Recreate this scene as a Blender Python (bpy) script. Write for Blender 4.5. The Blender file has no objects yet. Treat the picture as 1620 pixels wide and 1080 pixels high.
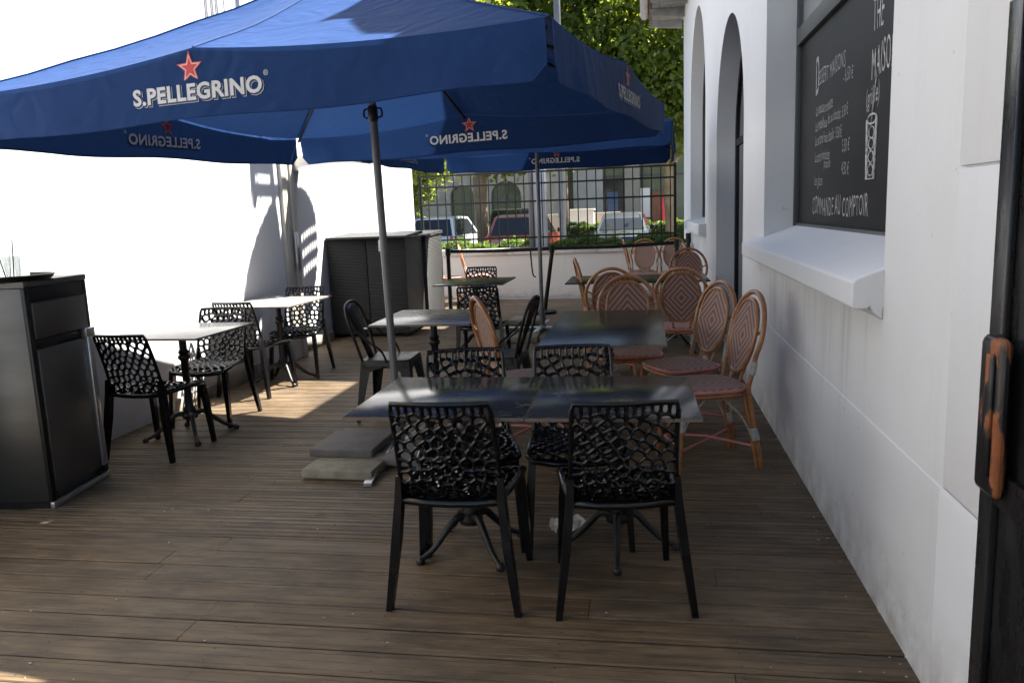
import bpy, bmesh, math, random
from mathutils import Vector, Matrix
import numpy as np
C = bpy.context.scene.collection
SC = bpy.context.scene
PI = math.pi
rnd = random.Random(7)

# ------------------------------------------------------------------ camera
cam_d = bpy.data.cameras.new("camera")
cam_d.sensor_width = 36.0
cam_d.lens = 1240.0 / 1620.0 * 36.0
cam_d.clip_start = 0.05
cam_d.clip_end = 2000
cam = bpy.data.objects.new("camera", cam_d)
C.objects.link(cam)
R_ = Vector((0.98600, 0.16220, -0.03800)).normalized()
F_ = Vector((-0.16620, 0.97260, -0.16240)).normalized()
R_ = (R_ - F_ * R_.dot(F_)).normalized()
U_ = R_.cross(F_)
mw = Matrix((R_, U_, -F_)).transposed().to_4x4()
mw.translation = Vector((0, 0, 1.47))
cam.matrix_world = mw
SC.camera = cam

# ------------------------------------------------------------------ light
SUN = Vector((1.0, 0.87, 2.07)).normalized()
world = bpy.data.worlds.new("World")
SC.world = world
world.use_nodes = True
nt = world.node_tree
sky = nt.nodes.new("ShaderNodeTexSky")
sky.sky_type = 'NISHITA'
sky.sun_disc = False
sky.sun_elevation = math.asin(SUN.z)
sky.sun_rotation = math.atan2(SUN.x, SUN.y)
bg = nt.nodes["Background"]
bg.inputs["Strength"].default_value = 0.05
nt.links.new(sky.outputs[0], bg.inputs[0])
sun_d = bpy.data.lights.new("sun", 'SUN')
sun_d.energy = 5.0
sun_d.angle = math.radians(0.5)
sun_d.color = (1.0, 0.96, 0.90)
sun = bpy.data.objects.new("sun", sun_d)
C.objects.link(sun)
sun.rotation_euler = (-SUN).to_track_quat('-Z', 'Y').to_euler()
SC.view_settings.view_transform = 'Standard'
SC.view_settings.look = 'None'
SC.view_settings.gamma = 1.0
SC.view_settings.exposure = 2.62
SC.cycles.use_denoising = True
SC.cycles.max_bounces = 10
SC.cycles.diffuse_bounces = 6
SC.cycles.transparent_max_bounces = 12
SC.cycles.caustics_reflective = False
SC.cycles.caustics_refractive = False

# ------------------------------------------------------------------ materials
def new_mat(name):
    m = bpy.data.materials.new(name)
    m.use_nodes = True
    n = m.node_tree.nodes
    return m, n, m.node_tree.links, n["Principled BSDF"]

def lin(c):
    return (*c, 1.0) if len(c) == 3 else c

def M(name, c1, rough=0.5, metal=0.0, c2=None, scale=6.0, stretch=(1, 1, 1), bump=0.0, bscale=40.0, detail=5.0,
      spec=0.5, coat=0.0, lo=0.35, hi=0.65, rvar=0.0, dist=0.01):
    m, n, l, b = new_mat(name)
    b.inputs["Base Color"].default_value = lin(c1)
    b.inputs["Roughness"].default_value = rough
    b.inputs["Metallic"].default_value = metal
    b.inputs["Specular IOR Level"].default_value = spec
    b.inputs["Coat Weight"].default_value = coat
    tc = n.new("ShaderNodeTexCoord")
    mp = n.new("ShaderNodeMapping")
    mp.inputs["Scale"].default_value = stretch
    l.new(tc.outputs["Object"], mp.inputs[0])
    if c2 is not None or rvar:
        no = n.new("ShaderNodeTexNoise")
        no.inputs["Scale"].default_value = scale
        no.inputs["Detail"].default_value = detail
        no.inputs["Roughness"].default_value = 0.6
        l.new(mp.outputs[0], no.inputs[0])
        mr = n.new("ShaderNodeMapRange")
        mr.inputs[1].default_value = lo
        mr.inputs[2].default_value = hi
        l.new(no.outputs[0], mr.inputs[0])
        if c2 is not None:
            mx = n.new("ShaderNodeMix")
            mx.data_type = 'RGBA'
            mx.inputs[6].default_value = lin(c1)
            mx.inputs[7].default_value = lin(c2)
            l.new(mr.outputs[0], mx.inputs[0])
            l.new(mx.outputs[2], b.inputs["Base Color"])
        if rvar:
            ma = n.new("ShaderNodeMath")
            ma.operation = 'MULTIPLY_ADD'
            ma.inputs[1].default_value = rvar
            ma.inputs[2].default_value = rough - rvar / 2
            l.new(mr.outputs[0], ma.inputs[0])
            l.new(ma.outputs[0], b.inputs["Roughness"])
    if bump:
        nb = n.new("ShaderNodeTexNoise")
        nb.inputs["Scale"].default_value = bscale
        nb.inputs["Detail"].default_value = 6
        l.new(mp.outputs[0], nb.inputs[0])
        bu = n.new("ShaderNodeBump")
        bu.inputs["Strength"].default_value = bump
        bu.inputs["Distance"].default_value = dist
        l.new(nb.outputs[0], bu.inputs["Height"])
        l.new(bu.outputs[0], b.inputs["Normal"])
    return m

class NB:
    """small node-building helper"""
    def __init__(s, name):
        s.m, s.n, s.l, s.b = new_mat(name)
        s.tc = s.n.new("ShaderNodeTexCoord")
    def node(s, t, **kw):
        x = s.n.new(t)
        for k, v in kw.items():
            setattr(x, k, v)
        return x
    def math(s, op, a, b=None, c=None):
        x = s.node("ShaderNodeMath", operation=op)
        for i, v in enumerate((a, b, c)):
            if v is None:
                continue
            if isinstance(v, (int, float)):
                x.inputs[i].default_value = v
            else:
                s.l.new(v, x.inputs[i])
        return x.outputs[0]
    def mix(s, f, a, b):
        x = s.node("ShaderNodeMix", data_type='RGBA')
        for i, v in ((0, f), (6, a), (7, b)):
            if isinstance(v, tuple):
                x.inputs[i].default_value = lin(v)
            elif isinstance(v, (int, float)):
                x.inputs[i].default_value = v
            else:
                s.l.new(v, x.inputs[i])
        return x.outputs[2]
    def noise(s, vec, scale, detail=5, rough=0.6, dist=0.0):
        x = s.node("ShaderNodeTexNoise")
        x.inputs["Scale"].default_value = scale
        x.inputs["Detail"].default_value = detail
        x.inputs["Roughness"].default_value = rough
        x.inputs["Distortion"].default_value = dist
        s.l.new(vec, x.inputs[0])
        return x.outputs[0]
    def mapv(s, vec, sc=(1, 1, 1), loc=(0, 0, 0)):
        x = s.node("ShaderNodeMapping")
        x.inputs["Scale"].default_value = sc
        x.inputs["Location"].default_value = loc
        s.l.new(vec, x.inputs[0])
        return x.outputs[0]
    def ramp(s, f, lo, hi, a=0.0, b=1.0):
        x = s.node("ShaderNodeMapRange")
        x.inputs[1].default_value = lo
        x.inputs[2].default_value = hi
        x.inputs[3].default_value = a
        x.inputs[4].default_value = b
        s.l.new(f, x.inputs[0])
        return x.outputs[0]
    def bump(s, h, strength, dist=0.01):
        x = s.node("ShaderNodeBump")
        x.inputs["Strength"].default_value = strength
        x.inputs["Distance"].default_value = dist
        s.l.new(h, x.inputs["Height"])
        s.l.new(x.outputs[0], s.b.inputs["Normal"])
    def set(s, **kw):
        for k, v in kw.items():
            k = k.replace("_", " ")
            if isinstance(v, tuple):
                s.b.inputs[k].default_value = lin(v)
            elif isinstance(v, (int, float)):
                s.b.inputs[k].default_value = v
            else:
                s.l.new(v, s.b.inputs[k])

def mat_plaster(name, base, stain, low=0.35, drips=False):
    k = NB(name)
    ob = k.tc.outputs["Object"]
    big = k.noise(ob, 0.9, 6, 0.62)
    mid = k.noise(ob, 7.0, 6, 0.65)
    fine = k.noise(ob, 60, 4)
    streak = k.noise(k.mapv(ob, (9, 9, 0.5)), 1.0, 4)
    geo = k.node("ShaderNodeSeparateXYZ")
    k.l.new(ob, geo.inputs[0])
    h = k.ramp(geo.outputs[2], 0.0, low, 1.0, 0.0)
    hd = k.math('MULTIPLY', h, k.ramp(mid, 0.35, 0.7))
    st = k.math('MULTIPLY', k.ramp(streak, 0.55, 0.8), 0.10)
    bl = k.math('MULTIPLY', k.ramp(big, 0.5, 0.75), 0.22)
    sp = k.ramp(k.noise(ob, 16, 3, 0.5), 0.72, 0.76, 0, 0.5)
    d = k.math('MAXIMUM', k.math('ADD', st, k.math('MULTIPLY', bl, 0.6)), k.math('MAXIMUM', hd, sp))
    if drips:
        y, z = geo.outputs[1], geo.outputs[2]
        msk = k.math('MULTIPLY', k.math('MULTIPLY', k.ramp(y, 2.85, 3.1), k.ramp(y, 5.9, 6.2, 1.0, 0.0)), k.math('MULTIPLY', k.ramp(z, 0.45, 1.0), k.ramp(z, 1.09, 1.10, 1.0, 0.0)))
        dr = k.ramp(k.noise(k.mapv(ob, (13, 13, 0.7)), 1.0, 5, 0.65), 0.5, 0.72)
        d = k.math('ADD', d, k.math('MULTIPLY', k.math('MULTIPLY', msk, dr), 0.45))
        sc = k.ramp(k.noise(k.mapv(ob, (3, 5, 14)), 1.0, 6, 0.7), 0.64, 0.70)
        lowm = k.ramp(z, 0.25, 1.0, 1.0, 0.0)
        d = k.math('ADD', d, k.math('MULTIPLY', k.math('MULTIPLY', sc, lowm), 0.35))
    d = k.math('MINIMUM', d, 1.0)
    k.set(Base_Color=k.mix(d, base, stain), Roughness=0.75, Specular_IOR_Level=0.25)
    k.bump(k.math('ADD', k.math('MULTIPLY', mid, 1.0), k.math('MULTIPLY', fine, 0.35)), 0.35, 0.008)
    return k.m

def mat_deck():
    k = NB("weathered_deck_wood")
    ob = k.tc.outputs["Object"]
    at = k.node("ShaderNodeAttribute", attribute_name="tone")
    tone = at.outputs["Fac"]
    g1 = k.noise(k.mapv(ob, (1.3, 28, 20)), 1.0, 8, 0.68, 0.4)
    g2 = k.noise(k.mapv(ob, (5, 120, 40)), 1.0, 5, 0.6)
    blot = k.noise(k.mapv(ob, (0.9, 1.4, 1)), 1.6, 6, 0.65)
    knot = k.noise(k.mapv(ob, (4, 9, 4)), 1.3, 4, 0.5)
    base = k.mix(k.ramp(g1, 0.3, 0.7), (0.060, 0.0365, 0.0170), (0.182, 0.119, 0.059))
    base = k.mix(k.ramp(tone, 0, 1, 0.0, 0.7), base, (0.158, 0.115, 0.070))
    base = k.mix(k.ramp(blot, 0.48, 0.72, 0, 0.75), base, (0.022, 0.016, 0.011))
    base = k.mix(k.ramp(g2, 0.56, 0.80, 0, 0.7), base, (0.25, 0.180, 0.118))
    base = k.mix(k.ramp(knot, 0.70, 0.78, 0, 0.75), base, (0.03, 0.017, 0.010))
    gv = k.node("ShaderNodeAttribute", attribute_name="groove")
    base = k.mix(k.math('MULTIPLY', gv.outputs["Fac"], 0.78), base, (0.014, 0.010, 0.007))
    sp3 = k.node("ShaderNodeSeparateXYZ")
    k.l.new(ob, sp3.inputs[0])
    mot = k.noise(k.mapv(ob, (3.5, 16, 6)), 1.0, 9, 0.72, 0.3)
    base = k.mix(k.ramp(mot, 0.46, 0.66, 0, 0.65), base, (0.030, 0.021, 0.013))
    base = k.mix(k.ramp(mot, 0.46, 0.34, 0, 0.45), base, (0.185, 0.135, 0.082))
    yl = k.math('MULTIPLY', k.math('FRACT', k.math('DIVIDE', k.math('ADD', sp3.outputs[1], 2.2), 0.1475)), 0.1475)
    dy = k.math('MINIMUM', k.math('ABSOLUTE', k.math('SUBTRACT', yl, 0.032)), k.math('ABSOLUTE', k.math('SUBTRACT', yl, 0.108)))
    dx = k.math('MULTIPLY', k.math('SUBTRACT', k.math('FRACT', k.math('DIVIDE', sp3.outputs[0], 0.6)), 0.5), 0.6)
    rr = k.math('SQRT', k.math('ADD', k.math('MULTIPLY', dx, dx), k.math('MULTIPLY', dy, dy)))
    base = k.mix(k.ramp(rr, 0.0035, 0.005, 0.85, 0.0), base, (0.012, 0.010, 0.008))
    spk = k.noise(ob, 130, 2, 0.4)
    base = k.mix(k.ramp(spk, 0.79, 0.81, 0, 0.5), base, (0.35, 0.32, 0.28))
    k.set(Base_Color=base, Roughness=k.ramp(g1, 0.2, 0.8, 0.44, 0.68), Specular_IOR_Level=0.42)
    k.bump(k.math('ADD', k.math('MULTIPLY', g1, 0.7), k.math('MULTIPLY', g2, 0.5)), 0.5, 0.004)
    return k.m

def mat_weave():
    k = NB("pink_cream_woven_rattan")
    s = k.node("ShaderNodeSeparateXYZ")
    k.l.new(k.tc.outputs["Object"], s.inputs[0])
    ax = k.math('ABSOLUTE', s.outputs[0])
    ay = k.math('ABSOLUTE', s.outputs[1])
    stx = k.math('FLOOR', k.math('MULTIPLY', ax, 150.0))
    d = k.math('ADD', k.math('DIVIDE', stx, 150.0), k.math('MULTIPLY', ay, 0.85))
    w = k.math('FRACT', k.math('MULTIPLY', d, 24.0))
    band = k.ramp(w, 0.46, 0.54)
    cell = k.math('MULTIPLY', k.math('SINE', k.math('MULTIPLY', s.outputs[0], 940.0)), k.math('SINE', k.math('MULTIPLY', s.outputs[1], 940.0)))
    pal = k.mix(band, (0.22, 0.083, 0.068), (0.38, 0.275, 0.215))
    pal = k.mix(k.ramp(cell, -1, -0.2, 0.35, 0.0), pal, (0.07, 0.035, 0.03))
    k.set(Base_Color=pal, Roughness=0.5)
    k.bump(k.math('ADD', cell, k.math('MULTIPLY', band, 0.6)), 0.6, 0.002)
    return k.m

def mat_marble():
    k = NB("dark_veined_table_laminate")
    ob = k.tc.outputs["Object"]
    w = k.noise(k.mapv(ob, (1, 1.6, 1)), 5.0, 6, 0.6, 1.6)
    v = k.math('ABSOLUTE', k.math('SUBTRACT', w, 0.5))
    vein = k.ramp(v, 0.0, 0.022, 1.0, 0.0)
    gate = k.ramp(k.noise(ob, 6.0, 3), 0.48, 0.62)
    vein = k.math('MULTIPLY', vein, gate)
    cl = k.noise(ob, 12, 6, 0.7)
    base = k.mix(k.ramp(cl, 0.3, 0.75), (0.010, 0.011, 0.014), (0.045, 0.046, 0.050))
    base = k.mix(k.math('MULTIPLY', vein, 0.55), base, (0.30, 0.30, 0.29))
    sm = k.noise(k.mapv(ob, (1, 1, 1)), 2.2, 4)
    k.set(Base_Color=base, Roughness=k.ramp(sm, 0.3, 0.7, 0.12, 0.20), Specular_IOR_Level=0.40)
    k.bump(cl, 0.02, 0.002)
    return k.m

def mat_wicker(c1, c2):
    k = NB("black_resin_wicker")
    s = k.node("ShaderNodeSeparateXYZ")
    k.l.new(k.tc.outputs["Object"], s.inputs[0])
    u = k.math('ADD', s.outputs[0], s.outputs[1])
    z = s.outputs[2]
    wob = k.noise(k.tc.outputs["Object"], 9, 2)
    zz = k.math('ADD', z, k.math('MULTIPLY', wob, 0.006))
    row = k.math('FLOOR', k.math('MULTIPLY', zz, 55.0))
    ph = k.math('MULTIPLY', row, PI)
    a = k.math('SINE', k.math('ADD', k.math('MULTIPLY', u, 75.0), ph))
    b = k.math('SINE', k.math('MULTIPLY', zz, 55.0 * 2 * PI))
    h = k.math('ADD', k.math('MULTIPLY', a, 0.6), b)
    k.set(Base_Color=k.mix(k.ramp(h, -1.6, 1.6), c1, c2), Roughness=0.42, Specular_IOR_Level=0.5)
    k.bump(h, 0.9, 0.006)
    return k.m

def mat_canopy():
    k = NB("blue_parasol_fabric")
    ob = k.tc.outputs["Object"]
    n1 = k.noise(ob, 2.2, 5)
    wv = k.math('MULTIPLY', k.math('SINE', k.math('MULTIPLY', k.noise(ob, 3.0, 2), 30.0)), 0.5)
    col = k.mix(k.ramp(n1, 0.3, 0.75), (0.0145, 0.0390, 0.120), (0.0180, 0.0455, 0.138))
    k.set(Base_Color=col, Roughness=0.62, Specular_IOR_Level=0.04, Sheen_Weight=0.04, Sheen_Roughness=0.35)
    k.b.inputs["Sheen Tint"].default_value = (0.55, 0.72, 1.0, 1)
    fine = k.noise(ob, 260, 2)
    k.bump(k.math('ADD', wv, k.math('MULTIPLY', fine, 0.2)), 0.45, 0.008)
    tr = k.node("ShaderNodeBsdfTranslucent")
    tr.inputs[0].default_value = (0.020, 0.055, 0.17, 1)
    mx = k.node("ShaderNodeMixShader")
    mx.inputs[0].default_value = 0.10
    k.l.new(k.b.outputs[0], mx.inputs[1])
    k.l.new(tr.outputs[0], mx.inputs[2])
    k.l.new(mx.outputs[0], k.n["Material Output"].inputs[0])
    return k.m

def mat_leaf(name, c1, c2, tcol, tmix=0.45):
    k = NB(name)
    at = k.node("ShaderNodeAttribute", attribute_name="tone")
    col = k.mix(at.outputs["Fac"], c1, c2)
    k.set(Base_Color=col, Roughness=0.45, Specular_IOR_Level=0.4)
    tr = k.node("ShaderNodeBsdfTranslucent")
    k.l.new(k.mix(at.outputs["Fac"], tuple(x * 0.7 for x in tcol), tcol), tr.inputs[0])
    mx = k.node("ShaderNodeMixShader")
    mx.inputs[0].default_value = tmix
    k.l.new(k.b.outputs[0], mx.inputs[1])
    k.l.new(tr.outputs[0], mx.inputs[2])
    k.l.new(mx.outputs[0], k.n["Material Output"].inputs[0])
    return k.m

def mat_glass(name, col=(1, 1, 1), rough=0.0):
    m, n, l, b = new_mat(name)
    b.inputs["Base Color"].default_value = lin(col)
    b.inputs["Roughness"].default_value = rough
    b.inputs["Transmission Weight"].default_value = 1.0
    b.inputs["IOR"].default_value = 1.45
    return m

def mat_rust():
    k = NB("black_paint_worn_to_rust")
    ob = k.tc.outputs["Object"]
    a = k.noise(k.mapv(ob, (16, 10, 3.2)), 1.0, 5, 0.6)
    f = k.ramp(a, 0.54, 0.57)
    r = k.mix(k.noise(ob, 40, 4), (0.12, 0.035, 0.012), (0.34, 0.11, 0.032))
    k.set(Base_Color=k.mix(f, (0.012, 0.012, 0.013), r), Roughness=k.ramp(a, 0.5, 0.6, 0.32, 0.8))
    k.bump(a, 0.4, 0.004)
    return k.m

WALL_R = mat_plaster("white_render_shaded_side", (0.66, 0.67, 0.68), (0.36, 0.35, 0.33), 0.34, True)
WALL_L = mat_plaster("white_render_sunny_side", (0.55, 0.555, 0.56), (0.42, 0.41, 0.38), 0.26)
WALL_F = mat_plaster("painted_low_wall", (0.62, 0.60, 0.57), (0.40, 0.37, 0.33), 0.2)
DECK = mat_deck()
WEAVE = mat_weave()
MARBLE = mat_marble()
WICKER = mat_wicker((0.005, 0.005, 0.005), (0.028, 0.026, 0.024))
CANOPY = mat_canopy()
BLACK_PLASTIC = M("glossy_black_plastic", (0.004, 0.004, 0.0045), 0.22, spec=0.4, rvar=0.12, scale=8)
BLACK_METAL = M("black_painted_metal", (0.006, 0.006, 0.0065), 0.42, spec=0.3, c2=(0.012, 0.0115, 0.011), scale=14, rvar=0.15)
CAST_IRON = M("black_cast_iron", (0.006, 0.006, 0.006), 0.5, c2=(0.018, 0.013, 0.010), scale=20, lo=0.55, hi=0.75, bump=0.2, bscale=90, dist=0.002)
POLE_GREY = M("grey_powder_coated_aluminium", (0.16, 0.165, 0.17), 0.38, metal=0.3, c2=(0.12, 0.125, 0.13), scale=5, stretch=(4, 4, 0.6))
STEEL = M("brushed_stainless_steel", (0.085, 0.088, 0.088), 0.34, metal=0.75, c2=(0.065, 0.067, 0.067), scale=2, stretch=(1, 1, 3), rvar=0.08)
STEEL_DK = M("dark_fridge_panel", (0.085, 0.079, 0.072), 0.36, metal=0.25, c2=(0.065, 0.060, 0.055), scale=4)
ALU = M("bare_aluminium", (0.62, 0.63, 0.64), 0.34, metal=0.9, c2=(0.5, 0.5, 0.5), scale=9)
RATTAN = M("honey_rattan_cane", (0.22, 0.085, 0.028), 0.34, c2=(0.36, 0.155, 0.056), scale=9, stretch=(1, 1, 3), spec=0.5, coat=0.25)
BINDING = M("grey_white_cane_binding", (0.42, 0.41, 0.37), 0.55, c2=(0.28, 0.27, 0.24), scale=30, stretch=(1, 1, 4), bump=0.4, bscale=120, dist=0.002)
PINK = M("pink_plastic_cane", (0.52, 0.19, 0.17), 0.4, c2=(0.40, 0.15, 0.13), scale=12)
EDGE = M("table_edge_band", (0.16, 0.12, 0.09), 0.5, c2=(0.10, 0.08, 0.06), scale=12)
TAUPE_TOP = M("taupe_laminate_top", (0.17, 0.145, 0.125), 0.25, c2=(0.12, 0.10, 0.085), scale=4, stretch=(1, 9, 1), rvar=0.1)
GREEN_TOP = M("dark_smooth_table_top", (0.022, 0.023, 0.015), 0.24, spec=0.22, c2=(0.034, 0.034, 0.024), scale=2.5, stretch=(1, 2, 1), rvar=0.05)
GREY_TOP = M("light_grey_table_top", (0.27, 0.255, 0.235), 0.24, c2=(0.22, 0.21, 0.195), scale=5, rvar=0.1)
STONE_Y = M("cream_paving_slab", (0.29, 0.26, 0.185), 0.8, c2=(0.17, 0.155, 0.11), scale=9, bump=0.6, bscale=50, dist=0.006)
STONE_G = M("grey_brown_paving_slab", (0.125, 0.110, 0.098), 0.75, c2=(0.085, 0.078, 0.072), scale=8, bump=0.4, bscale=60, dist=0.004)
CHALK = M("chalkboard_black", (0.012, 0.013, 0.0135), 0.65, spec=0.2, c2=(0.026, 0.027, 0.028), scale=1.6, lo=0.3, hi=0.8, detail=7)
CHALKTXT = M("white_chalk", (0.50, 0.50, 0.50), 0.9, c2=(0.10, 0.10, 0.10), scale=45, lo=0.50, hi=0.72)
CHALKTXT_D = M("faded_chalk", (0.36, 0.36, 0.36), 0.9, c2=(0.03, 0.03, 0.03), scale=45, lo=0.52, hi=0.76)
FRAME_GREY = M("anthracite_window_frame", (0.050, 0.052, 0.054), 0.42)
PRINT_W = M("white_print", (0.70, 0.70, 0.70), 0.6, c2=(0.6, 0.6, 0.6), scale=20)
PRINT_I = M("white_print_backlit", (0.86, 0.86, 0.86), 0.6)  # lighter than the face print, standing in for light through the cloth
PRINT_B = M("navy_print", (0.008, 0.020, 0.075), 0.6)
PRINT_R = M("red_print", (0.48, 0.03, 0.028), 0.6)
PRINT_P = M("pale_red_print", (0.66, 0.34, 0.32), 0.6)
ASPHALT = M("asphalt", (0.055, 0.055, 0.056), 0.85, c2=(0.080, 0.078, 0.075), scale=3, bump=0.3, bscale=120)
PAVING = M("pale_pavement", (0.30, 0.28, 0.25), 0.8, c2=(0.24, 0.22, 0.20), scale=3, bump=0.2)
EARTH = M("dark_soil", (0.05, 0.04, 0.03), 0.95)
BARK = M("plane_tree_bark", (0.13, 0.085, 0.045), 0.85, c2=(0.26, 0.20, 0.12), scale=4, stretch=(1, 1, 0.5), bump=0.6, bscale=14, dist=0.03)
LEAF_T = mat_leaf("plane_tree_leaf", (0.030, 0.060, 0.010), (0.070, 0.115, 0.020), (0.40, 0.46, 0.045), 0.5)
LEAF_H = mat_leaf("hedge_leaf", (0.030, 0.065, 0.012), (0.085, 0.15, 0.025), (0.20, 0.30, 0.03), 0.35)
RUST = mat_rust()
GATE_BLK = M("black_gate_paint", (0.010, 0.010, 0.011), 0.30, c2=(0.020, 0.020, 0.021), scale=5, stretch=(3, 3, 0.7), rvar=0.25, bump=0.08, bscale=30)
GLASS = mat_glass("clear_drinking_glass", (0.80, 0.82, 0.82))
PANE = M("dark_window_glass", (0.012, 0.014, 0.016), 0.06, spec=0.7)
PANE_B = M("car_window_glass", (0.015, 0.018, 0.02), 0.08, spec=0.45)
PANE_T = M("frosted_upper_pane", (0.20, 0.22, 0.22), 0.25)
ROOF = M("roof_tile", (0.20, 0.11, 0.075), 0.8, c2=(0.14, 0.08, 0.06), scale=10)
SOFFIT = M("grey_eave_boards", (0.22, 0.21, 0.20), 0.6, c2=(0.15, 0.145, 0.14), scale=6)
ZINC = M("pale_gutter", (0.50, 0.49, 0.48), 0.5, c2=(0.40, 0.39, 0.38), scale=6)
DARKBASE = M("dark_underdeck", (0.012, 0.010, 0.008), 0.95)
TISSUE = M("white_paper", (0.70, 0.66, 0.60), 0.9)
POST_CREAM = M("cream_door_post", (0.52, 0.48, 0.42), 0.5, c2=(0.43, 0.39, 0.33), scale=5, stretch=(5, 5, 0.8))

def see_through(m, col, f):
    n, l = m.node_tree.nodes, m.node_tree.links
    tr = n.new("ShaderNodeBsdfTranslucent")
    tr.inputs[0].default_value = lin(col)
    mx = n.new("ShaderNodeMixShader")
    mx.inputs[0].default_value = f
    l.new(n["Principled BSDF"].outputs[0], mx.inputs[1])
    l.new(tr.outputs[0], mx.inputs[2])
    l.new(mx.outputs[0], n["Material Output"].inputs[0])
see_through(PRINT_W, (0.75, 0.75, 0.75), 0.2)

# ------------------------------------------------------------------ object helpers
def tag(o, label=None, cat=None, group=None, kind=None):
    for k, v in (("label", label), ("category", cat), ("group", group), ("kind", kind)):
        if v:
            o[k] = v
    return o

def thing(name, label, cat, loc=(0, 0, 0), rz=0.0, group=None):
    o = bpy.data.objects.new(name, None)
    o.empty_display_size = 0.1
    C.objects.link(o)
    o.location = loc
    o.rotation_euler = (0, 0, rz)
    return tag(o, label, cat, group)

def copy_tree(o, parent=None):
    c = o.copy()
    C.objects.link(c)
    c.parent = parent
    for ch in [x for x in ALL_CHILDREN.get(o.name, [])]:
        cc = copy_tree(ch, c)
        ALL_CHILDREN.setdefault(c.name, []).append(cc)
    return c

ALL_CHILDREN = {}

def link(name, me, mat, parent=None, loc=None, rot=None):
    o = bpy.data.objects.new(name, me)
    C.objects.link(o)
    if mat is not None:
        mats = mat if isinstance(mat, (list, tuple)) else [mat]
        if not me.materials:
            for m in mats:
                me.materials.append(m)
    if parent is not None:
        o.parent = parent
        ALL_CHILDREN.setdefault(parent.name, []).append(o)
    if loc is not None:
        o.location = loc
    if rot is not None:
        o.rotation_euler = rot
    return o

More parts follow.
